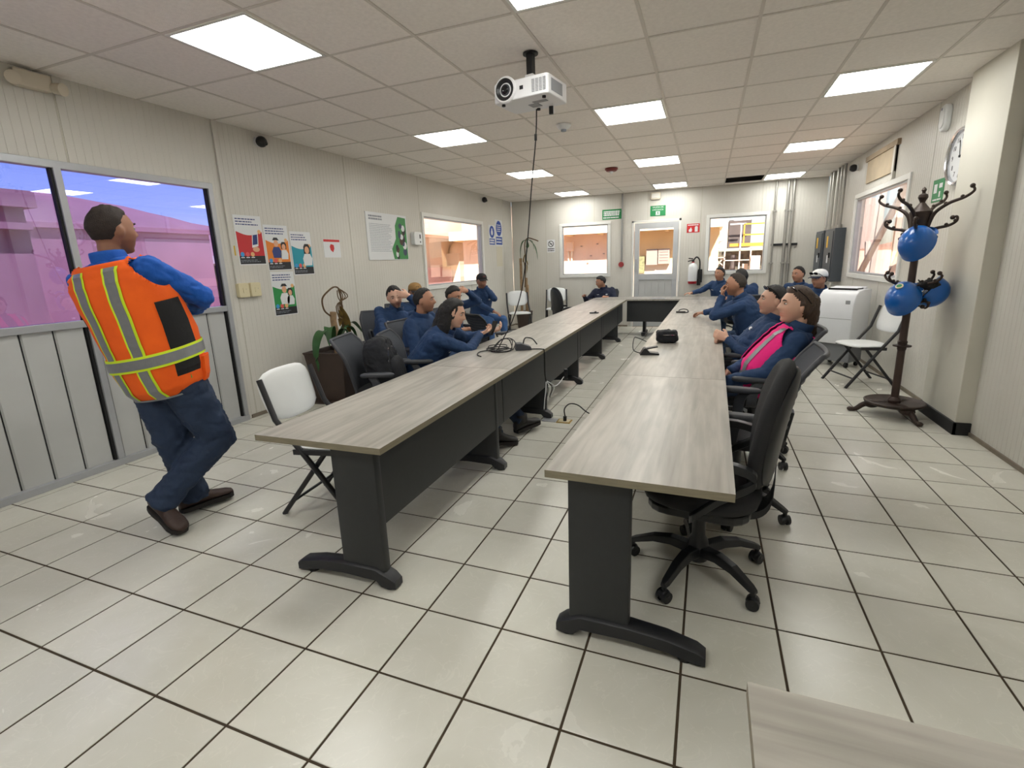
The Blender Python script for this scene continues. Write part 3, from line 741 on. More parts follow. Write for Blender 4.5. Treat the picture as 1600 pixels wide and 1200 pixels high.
def rib_chair(loc, rz, label, lean=.2, rot=0., seat=.45, top=.93, mesh=False, base=True):
    """meeting chair with a curved ribbed shell back, arms and five castors"""
    r = empty('meeting_chair', (*loc, 0), rz, label, 'chair', 'ribbed back meeting chairs')
    star_base(r, .28, .08, rot, seat - .03)
    m = MB(); superpad(m, (0, .0, seat), Vector((1, 0, 0)), Vector((0, 1, 0)), Vector((0, 0, 1)), .24, .235, .032, 3, .012)
    m.build('seat', M_blackfab, r, smooth=1.2)
    up = Vector((0, -math.sin(lean), math.cos(lean))); nz = Vector((0, math.cos(lean), math.sin(lean)))
    o = Vector((0, -.22, seat + .02)); h = (top - seat) / math.cos(lean)
    def pt(u, v, d=0.):     # u -1..1 across, v 0..1 up; flared top edge
        w = .19 + .055 * math.sin(min(1, v * 1.25) * PI / 2) - .03 * max(0, v - .85) / .15
        back = -.05 * max(0, v - .55) ** 2 / .2
        return o + Vector((1, 0, 0)) * u * w + up * v * h + nz * (.05 * u * u * (1 - .3 * v) + back + .018 * math.sin(v * PI) + d)
    nu, nv = 14, 12; f = MB()
    for d, q in ((0, 1), (-.012, -1)):
        f.add([pt(-1 + 2 * i / nu, j / nv, d) for j in range(nv + 1) for i in range(nu + 1)],
              [(j * (nu + 1) + i, j * (nu + 1) + i + 1, (j + 1) * (nu + 1) + i + 1, (j + 1) * (nu + 1) + i)[::q] for j in range(nv) for i in range(nu)])
    bo = f.build('backrest', M_mesh, r, smooth=3)
    e = MB(); loop = [pt(-1, j / nv, -.006) for j in range(nv + 1)] + [pt(-1 + 2 * i / nu, 1, -.006) for i in range(1, nu)] + [pt(1, 1 - j / nv, -.006) for j in range(nv + 1)]
    e.tube(loop, .013, 8).build('back_frame', M_greypl if not mesh else M_blackpl, bo, smooth=1)
    for k in range(9):
        v = .14 + k * .092
        MB().tube([pt(-.94 + 1.88 * i / 8, v, -.013) for i in range(9)], .0045, 5).build('back_rib', M_greypl, bo, smooth=1)
    MB().bar((0, -.02, seat - .05), (0, -.23, seat - .045), .09, .025).bar((0, -.22, seat - .05), tuple(pt(0, .3, -.02)), .08, .02, (0, 1, 0)).build('back_bracket', M_blackpl, r, bevel=.005)
    for s in (-1, 1): arm_rest(r, s, .275, seat, seat + .20, M_greypl)
    return r

def folding_chair(loc, rz, label):
    r = empty('folding_chair', (*loc, 0), rz, label, 'chair', 'white folding chairs')
    m = MB(); superpad(m, (0, .01, .445), Vector((1, 0, 0)), Vector((0, 1, 0)), Vector((0, 0, 1)), .215, .205, .017, 3.4, -.006)
    m.build('seat', M_whitepl, r, smooth=1)
    lean = .26; up = Vector((0, -math.sin(lean), math.cos(lean))); nz = Vector((0, math.cos(lean), math.sin(lean)))
    m = MB(); superpad(m, Vector((0, -.262, .72)), Vector((1, 0, 0)), up, nz, .215, .155, .014, 3.6, -.03, taper=-.03)
    m.build('backrest', M_whitepl, r, smooth=1)
    for s in (-1, 1):
        x = s * .222
        MB().tube([(x, .255, .0), (x, -.05, .40), (x * .99, -.215, .60), (x * .97, -.29, .83)], .016, 8).build('front_leg', M_fold, r, smooth=.8)
        MB().tube([(x * .88, -.27, .0), (x * .88, .08, .425)], .015, 8).build('rear_leg', M_fold, r, smooth=.8)
        MB().bar((x, -.12, .415), (x, .14, .425), .012, .03).build('seat_rail', M_fold, r)
    MB().tube([(-.222, .18, .10), (.222, .18, .10)], .009, 8).build('cross_bar', M_fold, r, smooth=.8)
    MB().tube([(-.196, -.2, .085), (.196, -.2, .085)], .009, 8).build('cross_bar', M_fold, r, smooth=.8)
    return r
D2 = math.radians
# rz turns the chair's front (+y) anticlockwise
task_chair((1.06, .98), D2(84), 'black padded swivel chair at the near end of the right table, empty', lean=.16, rot=.3, seat=.43)
rib_chair((1.24, 1.66), D2(84), 'dark ribbed meeting chair behind the front swivel chair, empty', lean=.22, rot=.6)
rib_chair((1.38, 2.50), D2(88), 'dark ribbed meeting chair under the woman in the pink vest', lean=.24, rot=.2)
rib_chair((1.36, 3.34), D2(88), 'dark ribbed meeting chair under the man with sunglasses on his head', lean=.24, rot=.9)
rib_chair((1.62, 4.74), D2(80), 'dark ribbed meeting chair under the man leaning on the right table', lean=.2, rot=.5)
rib_chair((1.58, 6.8), D2(30), 'dark ribbed meeting chair under the man seen from behind on the right', lean=.1, top=.85)
rib_chair((1.27, 8.91), D2(145), 'dark ribbed meeting chair at the far right corner of the tables', lean=.12)
rib_chair((-1.36, 2.02), D2(-70), 'grey ribbed meeting chair carrying the black backpack', lean=.2, rot=.2, top=.88)
rib_chair((-1.34, 2.54), D2(-68), 'grey ribbed meeting chair under the woman with the phone', lean=.2, top=.84, rot=.5)
rib_chair((-2.19, 3.27), D2(-130), 'dark meeting chair by the wall under the man covering his eyes', lean=.12, rot=.4)
rib_chair((-1.65, 3.10), D2(-88), 'dark meeting chair under the man in profile beside the woman', lean=.15, top=.86)
rib_chair((-2.53, 4.27), D2(-115), 'dark meeting chair by the wall under the man in the tan cap', lean=.12)
rib_chair((-1.96, 4.35), D2(-98), 'dark meeting chair under the man with his face in his hands', lean=.12, top=.86)
rib_chair((-1.35, 4.20), D2(-40), 'black framed mesh meeting chair turned aside, empty beside the left table', lean=.12, mesh=True, top=.84)
task_chair((-1.45, 7.95), D2(-50), 'black round backed swivel chair at the far left corner of the tables', lean=.1, rot=.1, seat=.36)
rib_chair((-.93, 8.94), D2(178), 'dark meeting chair at the far table under the slouching man', lean=.12, top=.8)
folding_chair((-1.02, 1.02), D2(-84), 'white folding chair at the near end of the left table')
folding_chair((-2.53, 6.40), D2(-118), 'white folding chair under the man with his hand on his mouth')
folding_chair((-2.45, 8.0), D2(-150), 'white folding chair in front of the corner plant, empty')
folding_chair((-1.95, 8.9), D2(-165), 'white folding chair against the far wall under the square window')
folding_chair((2.65, 5.06), D2(108), 'white folding chair between the portable cooler and the coat stand')
folding_chair((2.41, 7.81), D2(150), 'white folding chair by the conduits under the seated man')
folding_chair((2.46, 6.64), D2(145), 'white folding chair under the man in the white cap')
# ================================================================== PEOPLE
def U(deg): return Vector((math.cos(D2(deg)), math.sin(D2(deg)), 0))
UPZ = Vector((0, 0, 1))
M_skin = {}
def skin(c):
    if c in M_skin: return M_skin[c]
    m = bpy.data.materials.new('skin'); m.use_nodes = True
    nt = m.node_tree; n = nt.nodes; L = nt.links; b = n['Principled BSDF']
    at = n.new('ShaderNodeAttribute'); at.attribute_name = 'tint'
    mx = n.new('ShaderNodeMix'); mx.data_type = 'RGBA'; mx.blend_type = 'MULTIPLY'; mx.inputs['Factor'].default_value = 1
    mx.inputs['A'].default_value = (*C8(*c), 1); L.new(at.outputs['Color'], mx.inputs['B']); L.new(mx.outputs['Result'], b.inputs['Base Color'])
    b.inputs['Roughness'].default_value = .5; b.inputs['Subsurface Weight'].default_value = .08; b.inputs['Subsurface Radius'].default_value = (.02, .008, .005)
    M_skin[c] = m; return m
def cloth(name, c, bump=.25): return mat(name, c, .82, var=.10, vscale=9, bump=bump, bscale=45, detail=6)
M_shirt = cloth('navy_uniform_shirt', (29, 57, 95)); M_shirtD = cloth('dark_navy_shirt', (22, 30, 54)); M_shirtB = cloth('royal_blue_shirt', (16, 86, 178))
M_jean = cloth('blue_denim', (50, 74, 108)); M_jeanD = cloth('dark_denim', (34, 50, 76)); M_jeanL = cloth('mid_denim', (58, 92, 140)); M_blackp = cloth('dark_trousers', (28, 30, 38))
M_shoe = mat('black_boot_leather', (30, 27, 26), .5, bump=.2, bscale=60); M_shoeB = mat('brown_boot_leather', (58, 40, 34), .55, var=.2, vscale=20, bump=.2, bscale=70); M_sole = mat('boot_sole', (34, 30, 28), .8)
M_hair = mat('black_hair', (22, 19, 18), .55, var=.3, vscale=50, bump=.5, bscale=160, stretch=(3, 3, .6)); M_hairB = mat('brown_hair', (74, 56, 44), .5, var=.3, vscale=40, bump=.5, bscale=140, stretch=(3, 3, .5)); M_hairG = mat('cropped_greying_hair', (62, 54, 48), .8, var=.2, vscale=60)
M_eye = mat('eye_white', (220, 214, 208), .2); M_iris = mat('iris_brown', (40, 26, 18), .15)
M_logo = mat('white_print', (225, 228, 232), .7); M_white = mat('white_cloth', (225, 225, 222), .8, bump=.15)
M_glass = mat('sunglass_lens', (16, 16, 20), .08)

def remesh(mb, vox, it=6, fac=.5, wrinkle=0., wscale=14., seed=0.):
    me = mb.mesh('tmp'); o = bpy.data.objects.new('tmp', me); COL.objects.link(o)
    r = o.modifiers.new('r', 'REMESH'); r.mode = 'VOXEL'; r.voxel_size = vox; r.use_smooth_shade = True
    if it:
        s = o.modifiers.new('s', 'SMOOTH'); s.factor = fac; s.iterations = it
    out = bpy.data.meshes.new_from_object(o.evaluated_get(bpy.context.evaluated_depsgraph_get()))
    bpy.data.objects.remove(o); bpy.data.meshes.remove(me)
    if wrinkle:
        n = len(out.vertices); co = np.empty(n * 3); nr = np.empty(n * 3)
        out.vertices.foreach_get('co', co); out.vertices.foreach_get('normal', nr)
        co = co.reshape(-1, 3); nr = nr.reshape(-1, 3)
        q = co * np.array([wscale, wscale, wscale * 1.3]) + seed
        d = np.array([noise.turbulence(Vector(p), 3, True) for p in q]) - .55
        co += nr * (d * wrinkle)[:, None]
        out.vertices.foreach_set('co', co.ravel())
    out.polygons.foreach_set('use_smooth', [True] * len(out.polygons))
    return out
def obj_from(me, name, m, parent, off):
    me.transform(Matrix.Translation(-Vector(off)))
    me.materials.clear(); me.materials.append(m)
    o = bpy.data.objects.new(name, me); COL.objects.link(o); o.parent = parent
    return o
def capsule(m, a, b, ra, rb, n=12):
    a, b = Vector(a), Vector(b); m.tube([a, b], [ra, rb], n); m.ell(a, (ra, ra, ra), n, 8); m.ell(b, (rb, rb, rb), n, 8)
def ik(S, W, a, b, pole):
    d = W - S; L = d.length
    if L > (a + b) * .985: W = S + d * ((a + b) * .985 / L); d = W - S; L = d.length
    u = d / L; x = (a * a - b * b + L * L) / (2 * L); h = math.sqrt(max(0, a * a - x * x))
    p = pole - u * pole.dot(u); p = p.normalized() if p.length > 1e-5 else frame_from(u)[0]
    return S + u * x + p * h, W
TS = [(-.20, .140, .10, 0), (-.10, .172, .125, 0), (.06, .180, .132, .004), (.26, .170, .128, .014), (.48, .180, .128, .012), (.68, .197, .126, .004), (.80, .203, .114, 0), (.885, .182, .098, -.004), (.945, .135, .082, -.006), (.985, .088, .070, -.004), (1.05, .062, .06, .0)]
class Torso:
    def __init__(s, hip, neck, ahip, ash, girth=1., wid=1., bow=0.):
        s.hip, s.neck = Vector(hip), Vector(neck); s.ah, s.as_ = ahip, ash; s.g = girth; s.w = wid; s.bow = bow
    def fr(s, t):
        k = min(1, max(0, t)); d = s.neck - s.hip; a = s.ah + (s.as_ - s.ah) * k; f = U(a)
        c = s.hip + d * t + f * (s.bow * 4 * k * (1 - k)); up = d.normalized(); r = f.cross(UPZ); r = (r - up * r.dot(up)).normalized(); f = up.cross(r)
        return c, r, f, up
    def dims(s, t):
        for i in range(len(TS) - 1):
            if t <= TS[i + 1][0] or i == len(TS) - 2:
                a, b = TS[i], TS[i + 1]; k = min(1, max(0, (t - a[0]) / (b[0] - a[0]))); k = k * k * (3 - 2 * k)
                w, d_, o = [a[j] + (b[j] - a[j]) * k for j in (1, 2, 3)]
                bl = max(0, 1 - abs(t - .3) / .42); g = 1 + (s.g - 1) * bl
                return w * s.w * (1 + (g - 1) * .7), d_ * (1 + (g - 1)), o + (g - 1) * .06
    def pt(s, t, ang, off=0.):
        c, r, f, up = s.fr(t); w, d_, o = s.dims(t); p = 2.4; ca, sa = math.cos(ang), math.sin(ang)
        q = (abs(ca) ** p + abs(sa) ** p) ** (-1 / p)
        return c + r * (ca * q * (w + off)) + f * (sa * q * (d_ + off) + o)
    def loft(s, m, t0, t1, off, n=24, k=16):
        m.rings([[s.pt(t0 + (t1 - t0) * i / k, 2 * PI * j / n, off) for j in range(n)] for i in range(k + 1)])
    def sh(s, sd):
        c, r, f, up = s.fr(.855); return c + r * (sd * .172 * s.w)
    def patch(s, m, ts, angs, off, keep=None, mi=0, th=.004):
        """two-sided thin patch of the torso surface"""
        nt_, na = len(ts), len(angs)
        P = [[s.pt(t, a, off) for a in angs] for t in ts]; Q = [[s.pt(t, a, off - th) for a in angs] for t in ts]
        fs = [(i, j) for i in range(nt_ - 1) for j in range(na - 1) if keep is None or keep((P[i][j] + P[i + 1][j + 1]) / 2)]
        S_ = set(fs); vs = [p for r in P for p in r] + [p for r in Q for p in r]; N = nt_ * na; F = []
        I = lambda i, j, b=0: b * N + i * na + j
        for i, j in fs:
            F.append((I(i, j), I(i, j + 1), I(i + 1, j + 1), I(i + 1, j))); F.append((I(i, j, 1), I(i + 1, j, 1), I(i + 1, j + 1, 1), I(i, j + 1, 1)))
            for (di, dj, a, b) in ((-1, 0, (i, j), (i, j + 1)), (1, 0, (i + 1, j + 1), (i + 1, j)), (0, -1, (i + 1, j), (i, j)), (0, 1, (i, j + 1), (i + 1, j + 1))):
                if (i + di, j + dj) not in S_: F.append((I(*a), I(*b), I(*b, 1), I(*a, 1)))
        m.add(vs, F, mi)

def head_dir(x, y, z, fat=1.):
    px, py, pz = x * .077 * fat, y * .100, z * .118
    sm = max(0, -z)
    px *= 1 - .24 * sm ** 1.3
    if y < 0: py *= 1 - .38 * sm; 
    if y < 0 and z > 0: py *= 1.04
    w = min(1, max(0, y / .35)); u, v = px / .077, pz / .118
    g = lambda a, s: math.exp(-(a / s) ** 2)
    if w > 0:
        nose = 0.
        if -.36 < v < .16: nose = .030 * max(0, min(1, (.16 - v) / .36)) * (1 if v > -.22 else max(0, (v + .36) / .14))
        dy = nose * g(u, .17 + .10 * max(0, -v)) - .011 * g(abs(u) - .42, .2) * g(v - .07, .13) + .006 * g(v - .25, .1) * g(abs(u) - .35, .3)
        dy += .009 * g(u, .34) * (g(v + .47, .055) + .9 * g(v + .60, .055)) + .036 * g(v + .92, .22) * g(u, .5) - .004 * g(v + .74, .06) * g(u, .4)
        dy += .005 * g(abs(u) - .55, .22) * g(v + .2, .2)
        py += w * dy
    return Vector((px, py, pz))
def hair_thr(y, style):
    pts = {'short': ((-1, -.50), (-.35, -.45), (-.08, -.05), (.12, .12), (.3, .40), (.6, .60), (1, .66)),
           'fade': ((-1, -.30), (-.35, -.28), (-.08, .02), (.12, .18), (.3, .42), (.6, .58), (1, .62)),
           'recede': ((-1, -.45), (-.35, -.40), (-.08, -.02), (.12, .15), (.3, .50), (.6, .74), (1, .80)),
           'long': ((-1, -.8), (-.35, -.75), (-.1, -.5), (.12, -.2), (.3, .25), (.6, .58), (1, .66))}[style]
    for a, b in zip(pts, pts[1:]):
        if y <= b[0]: return a[1] + (b[1] - a[1]) * (y - a[0]) / (b[0] - a[0])
    return pts[-1][1]
NU, NV = 40, 30
def head_grid(fat=1.):
    G_ = []
    for i in range(NV + 1):
        t = PI * i / NV; z = -math.cos(t); s = max(math.sin(t), 1e-3)
        G_.append([(math.cos(2 * PI * j / NU) * s, math.sin(2 * PI * j / NU) * s, z) for j in range(NU)])
    return G_
HG = head_grid()

def hand(m, Wr, d, n, sd, curl=.35, spread=.012, sc=1.):
    """palm, four jointed fingers and a thumb; d: finger direction, n: palm normal, sd: +1 right hand"""
    d = d.normalized(); n = (n - d * n.dot(d)).normalized(); s = d.cross(n) * sd       # s points to the thumb side
    Wr = Vector(Wr)
    R = []
    for k, (w, h) in zip((-.012, .012, .04, .07, .09), ((.024, .02), (.031, .017), (.038, .016), (.041, .014), (.038, .011))):
        c = Wr + d * k * sc
        R.append([c + s * (math.cos(a) * w * sc) + n * (math.sin(a) * h * sc) for a in [2 * PI * i / 12 for i in range(12)]])
    m.rings(R)
    for x, L, cu in ((.029, .068, .9), (.010, .078, 1.), (-.010, .072, 1.05), (-.028, .056, 1.15)):
        p = Wr + (d * .082 + s * x) * sc; a = curl * cu * .6; r = .0092 * sc
        for f_, rr in ((.45, .0090), (.32, .0082), (.23, .0074)):
            e = d * math.cos(a) + n * math.sin(a) + s * (x * spread * 10)
            q = p + e.normalized() * L * f_ * sc; capsule(m, p, q, r, rr * sc, 8); p = q; r = rr * sc; a += curl * cu
    p = Wr + (d * .022 + s * .026) * sc; e1 = (d * .62 + s * .62 + n * .38).normalized(); q = p + e1 * .042 * sc
    capsule(m, p, q, .0135 * sc, .011 * sc, 8)
    e2 = (d * .85 + s * .15 + n * (.35 + curl * .4)).normalized(); q2 = q + e2 * .034 * sc; capsule(m, q, q2, .0105 * sc, .009 * sc, 8)

def boot(m, ankle, toe_dir, pitch_=0., length=.27, w=.048, base=None, ms=None):
    """lofted boot; ankle is the joint, sole at base z along toe_dir"""
    f = toe_dir.normalized(); r = f.cross(UPZ).normalized(); 
    f2 = f * math.cos(pitch_) - UPZ * math.sin(pitch_); u2 = UPZ * math.cos(pitch_) + f * math.sin(pitch_)
    o = Vector(ankle) - u2 * .085
    R = []; S_ = []
    for y, hw, top in ((-.075, .020, .055), (-.068, .033, .09), (-.04, .040, .115), (.0, .042, .12), (.045, .041, .105), (.09, .045, .078), (.13, .049, .064), (.165, .044, .055), (.187, .028, .045), (.193, .012, .034)):
        y *= length / .268; c = o + f2 * y
        ring = [c + r * hw * math.cos(a) * (1 if math.sin(a) < .3 else .9) + u2 * (.018 + (top - .018) * (.5 + .5 * math.sin(a))) for a in [2 * PI * i / 14 for i in range(14)]]
        R.append(ring)
        S_.append([c - r * hw * 1.06 + u2 * 0, c + r * hw * 1.06, c + r * hw * 1.06 + u2 * .026, c - r * hw * 1.06 + u2 * .026])
    m.rings(R); m.cyl(Vector(ankle) - u2 * .01, Vector(ankle) + UPZ * .055, .05, .054, 14)
    if ms is not None: ms.rings(S_)

def person(label, hip, head, torso=0., face=0., fpitch=0., ftilt=0., rw=None, lw=None, rpole=None, lpole=None, rhand=None, lhand=None, rcurl=.4, lcurl=.4,
           knees=None, ankles=None, toes=None, feetpitch=(0, 0), legdir=None, sk=(186, 138, 112), shirt=None, pants=None, shoes=None, hair='short', hairm=None, girth=1., wid=1., vox=.0085, ashoulder=None,
           cap=None, brow=True, beard=0., eyes=True, logo=True, scale=1., longhair=None, shades=False, bow=0., wrin=.012, cat='person', group=None, fat=1., collar=True, vest=None, headscale=1., legw=1., armw=1., bootscale=1., hairoff=None):
    hip, head = Vector(hip), Vector(head)
    shirt = shirt or M_shirt; pants = pants or M_jean; shoes = shoes or M_shoe; hairm = hairm or M_hair
    tf = U(torso); ff = U(face)
    hf = (ff * math.cos(fpitch) + UPZ * math.sin(fpitch)).normalized(); hr = ff.cross(UPZ).normalized(); hu = hr.cross(hf)
    hr, hu = hr * math.cos(ftilt) + hu * math.sin(ftilt), hu * math.cos(ftilt) - hr * math.sin(ftilt)
    HS = headscale
    HM = Matrix((hr, hf, hu)).transposed()
    H2W = lambda v: head + HM @ (Vector(v) * HS)
    # neck base sits below and behind the head centre
    nb = H2W((0, -.035, -.10)) - UPZ * .035 - tf * .012
    to = Torso(hip, nb, torso, ashoulder if ashoulder is not None else torso, girth, wid, bow)
    r0 = tf.cross(UPZ)
    base = Vector((hip.x, hip.y, 0))
    seed = hip.x * 7 + hip.y * 3
    # ---- arms
    J = {}
    for sd, wt, pole, nm in ((1, rw, rpole, 'r'), (-1, lw, lpole, 'l')):
        S_ = to.sh(sd); c, r, f, up = to.fr(.8)
        if wt is None: wt = hip + tf * .30 + r0 * (sd * .13) + UPZ * .12
        pole = Vector(pole) if pole is not None else (r * sd * .6 - UPZ * 1. - f * .5)
        E_, W_ = ik(S_, Vector(wt), .285, .255, pole); J[nm] = (S_, E_, W_)
    # ---- legs
    ld = U(legdir) if legdir is not None else tf
    if knees is None: knees = [hip + ld * .43 + r0 * .13 - UPZ * .02, hip + ld * .43 - r0 * .13 - UPZ * .02]
    knees = [Vector(k) for k in knees]
    if ankles is None: ankles = [Vector((k.x, k.y, .10)) + ld * .03 for k in knees]
    ankles = [Vector(a) for a in ankles]
    toes = toes or [ld, ld]
    hips = [hip + r0 * .092, hip - r0 * .092]
    # ---- body: one continuous surface
    m = MB(); to.loft(m, -.15, .88, -.026)
    m.tube([to.fr(.80)[0], nb + (head - nb) * .35, H2W((0, -.022, -.05))], [.056, .053, .056], 14)
    m.rings([[H2W(head_dir(*d, fat)) for d in row] for row in HG])
    for s in (-1, 1): m.ell(H2W((s * .076 * fat, -.012, -.004)), (.011, .020, .031), 10, 8, HM @ Matrix.Rotation(s * -.35, 3, 'Z'))
    for nm, sd in (('r', 1), ('l', -1)):
        S_, E_, W_ = J[nm]; capsule(m, S_, E_, .040, .034); capsule(m, E_, W_, .035, .026)
        hd, hn = (rhand if sd == 1 else lhand) or (None, None)
        fd = (W_ - E_).normalized()
        hd = Vector(hd).normalized() if hd is not None else (fd * .8 + tf * .3 - UPZ * .15)
        hn = Vector(hn) if hn is not None else (-UPZ - r0 * sd * .6)
        hand(m, W_, hd, hn, sd, rcurl if sd == 1 else lcurl)
    for h_, k_, a_ in zip(hips, knees, ankles): capsule(m, h_, k_, .072, .050); capsule(m, k_, a_, .050, .036); capsule(m, a_, a_ - UPZ * .02 + ld * .01, .034, .03)
    me = remesh(m, vox, 2, .4)
    n = len(me.vertices); co = np.empty(n * 3); me.vertices.foreach_get('co', co); co = co.reshape(-1, 3)
    loc = (co - np.array(head)) @ np.array(HM) / HS                       # head-local
    u, v, y = loc[:, 0] / .077, loc[:, 2] / .118, loc[:, 1]
    tint = np.ones((n, 4)); ga = lambda a, s: np.exp(-(a / s) ** 2)
    fr_ = (y > .03) & (np.abs(v) < 1.2)
    lip = ga(u, .30) * (ga(v + .47, .05) + ga(v + .60, .05)) * fr_
    soc = ga(np.abs(u) - .42, .22) * ga(v - .09, .11) * fr_
    chk = ga(np.abs(u) - .55, .25) * ga(v + .2, .25) * fr_
    bd = beard * np.clip((-.34 - v) / .12, 0, 1) * (y > -.01) * (v > -1.15) * (1 - .0 * u)
    mo = beard * ga(u, .42) * ga(v + .37, .05) * fr_
    for k_, (lr, sr, cr) in enumerate(((.80, .66, 1.0), (.42, .58, .93), (.42, .56, .92))):
        tint[:, k_] *= 1 - (1 - lr) * np.clip(lip, 0, 1); tint[:, k_] *= 1 - (1 - sr) * soc * .7; tint[:, k_] *= 1 - (1 - cr) * chk
        tint[:, k_] *= 1 - .72 * np.clip(np.maximum(bd, mo), 0, 1)
    at = me.color_attributes.new('tint', 'FLOAT_COLOR', 'POINT'); at.data.foreach_set('color', tint.ravel())
    root = obj_from(me, 'person', skin(sk), None, base); root.location = base; tag(root, label, cat, group)
    # ---- clothes
    m = MB(); to.loft(m, -.11, .99, .012)
    for nm in 'rl':
        S_, E_, W_ = J[nm]; fd = (W_ - E_).normalized()
        capsule(m, S_, E_, .066 * armw, .054 * armw, 14); capsule(m, E_, W_ - fd * .035, .054 * armw, .040 * armw, 14); m.cyl(W_ - fd * .045, W_ - fd * .004, .041, .0415, 14)
    sh = obj_from(remesh(m, vox * 1.25, 5, .5, wrin, 12., seed), 'shirt', shirt, root, base)
    if collar:
        cm = MB(); c, r, f, up = to.fr(.98)
        cm.rings([[c + r * math.cos(a) * rr + f * (math.sin(a) * rr * 1.02 + .004) + up * (z_ + .014 * (1 - math.sin(a)) * .5) for a in [2 * PI * i / 20 for i in range(20)]] for rr, z_ in ((.082, -.02), (.078, .022), (.074, .04), (.069, .04), (.070, .0), (.076, -.03))], cap=False)
        obj_from(cm.mesh('collar'), 'collar', shirt, sh, base).data.polygons.foreach_set('use_smooth', [True] * len(cm.f))
    if logo:
        lm = MB(); c0 = PI / 2 + .42
        for i in range(5):
            a = .5 + 1.1 * i; q = [to.pt(.70 + .035 * math.sin(a + b) * k_, c0 + .13 * math.cos(a + b) * k_, .021) for b, k_ in ((0, .35), (.0, 1), (.8, 1), (.8, .35))]
            lm.add(q, [(0, 1, 2, 3)])
        lm.add([to.pt(.70 + .012 * k_, c0 + x, .0212) for x, k_ in ((-.05, -1), (.05, -1), (.05, 1), (-.05, 1))], [(0, 1, 2, 3)])
        obj_from(lm.mesh('chest_logo'), 'chest_logo', M_logo, sh, base)
        lm = MB().add([to.pt(.715 + .007 * k_, PI / 2 - .42 + x, .0212) for x, k_ in ((-.12, -1), (.12, -1), (.12, 1), (-.12, 1))], [(0, 1, 2, 3)])
        obj_from(lm.mesh('name_tape'), 'name_tape', M_logo, sh, base)
    m = MB(); to.loft(m, -.20, .05, .006)
    for h_, k_, a_ in zip(hips, knees, ankles):
        capsule(m, h_, k_, .096 * legw, .074 * legw, 14); fd = (a_ - k_).normalized(); capsule(m, k_, k_ + (a_ - k_) * .75, .074 * legw, .060 * legw, 14); m.cyl(k_ + (a_ - k_) * .7, a_ + fd * .02, .061 * legw, .066 * legw, 14)
    obj_from(remesh(m, vox * 1.3, 5, .5, wrin, 11., seed + 9), 'trousers', pants, root, base)
    for a_, t_, fp in zip(ankles, toes, feetpitch):
        m = MB(); ms = MB(); boot(m, a_, Vector(t_), fp, length=.27 * bootscale, ms=ms)
        bo = obj_from(m.mesh('boot'), 'boot', shoes, root, base); bo.data.polygons.foreach_set('use_smooth', [True] * len(bo.data.polygons))
        obj_from(ms.mesh('sole'), 'sole', M_sole, bo, base)
    # ---- hair
    def shell(off, style, inner=-.004, seed_=0., zmin=None):
        mk = lambda d: d[2] > hair_thr(d[1], style) + .10 * noise.noise(Vector(d) * 11 + Vector((seed_, 0, 0)))
        mask = [[mk(d) for d in row] for row in HG]; hm = MB(); idx = {}; vs = []
        F = [(i, j) for i in range(NV) for j in range(NU) if all(mask[a][b % NU] for a in (i, i + 1) for b in (j, j + 1))]
        fs_ = set(F); cnt = {}
        for i, j in F:
            for a, b in ((i, j), (i, (j + 1) % NU), (i + 1, (j + 1) % NU), (i + 1, j)): cnt[(a, b)] = cnt.get((a, b), 0) + 1
        for (a, b), c_ in cnt.items():
            d = HG[a][b]; p = head_dir(*d, fat); nn = Vector((d[0], d[1], d[2])).normalized()
            full = c_ >= 4 or a == NV
            o_ = (off + .006 * noise.noise(Vector(d) * 12 + Vector((seed_, 0, 0)))) * (1 if d[2] > .1 else .75) if full else inner
            idx[(a, b)] = len(vs); vs.append(H2W(p + nn * o_))
        hm.add(vs, [tuple(idx[q] for q in ((i, j), (i, (j + 1) % NU), (i + 1, (j + 1) % NU), (i + 1, j))) for i, j in F])
        return hm
    if hair:
        hm = shell(hairoff or {'short': .013, 'fade': .008, 'recede': .009, 'long': .020}[hair], hair, seed_=seed)
        ho = obj_from(hm.mesh('hair'), 'hair', hairm, root, base); ho.data.polygons.foreach_set('use_smooth', [True] * len(ho.data.polygons))
        if longhair:
            lm_ = MB()
            for a, b, ra, rb in longhair: capsule(lm_, H2W(a), H2W(b), ra, rb, 12)
            obj_from(remesh(lm_, .008, 4, .5, .010, 22., seed), 'hair_length', hairm, ho, base)
    if brow:
        for s in (-1, 1):
            b_ = MB(); b_.tube([H2W((s * x, yy, z)) for x, yy, z in ((.014, .0985, .028), (.03, .0975, .034), (.048, .087, .029))], [.0035, .0042, .002], 6)
            obj_from(b_.mesh('eyebrow'), 'eyebrow', hairm if hairm is not M_hairB else M_hair, root, base)
    if eyes:
        for s in (-1, 1):
            e_ = MB(); e_.ell(H2W((s * .0315, .0835, .010)), (.0125 * HS, .0085 * HS, .0058 * HS), 12, 8, HM); eo = obj_from(e_.mesh('eye'), 'eye', M_eye, root, base)
            i_ = MB(); i_.ell(H2W((s * .0315, .0895, .010)), (.0062 * HS, .003 * HS, .0056 * HS), 10, 6, HM); obj_from(i_.mesh('iris'), 'iris', M_iris, eo, base)
    if cap:
        cm_, bm_ = cap[:2]; cr = MB()
        R = []
        for zz, k_ in ((.03, 1.03), (.05, 1.05), (.075, 1.0), (.10, .86), (.118, .62), (.128, .3), (.13, .02)):
            R.append([H2W((math.cos(a) * .084 * k_ * fat, math.sin(a) * .108 * k_ - .004, zz + .008)) for a in [2 * PI * i / 24 for i in range(24)]])
        cr.rings(R); co_ = obj_from(cr.mesh('cap'), 'cap', cm_, root, base); co_.data.polygons.foreach_set('use_smooth', [True] * len(co_.data.polygons))
        br = MB(); out = []
        for i in range(15):
            a = PI * (.12 + .76 * i / 14); out.append((math.cos(a), math.sin(a)))
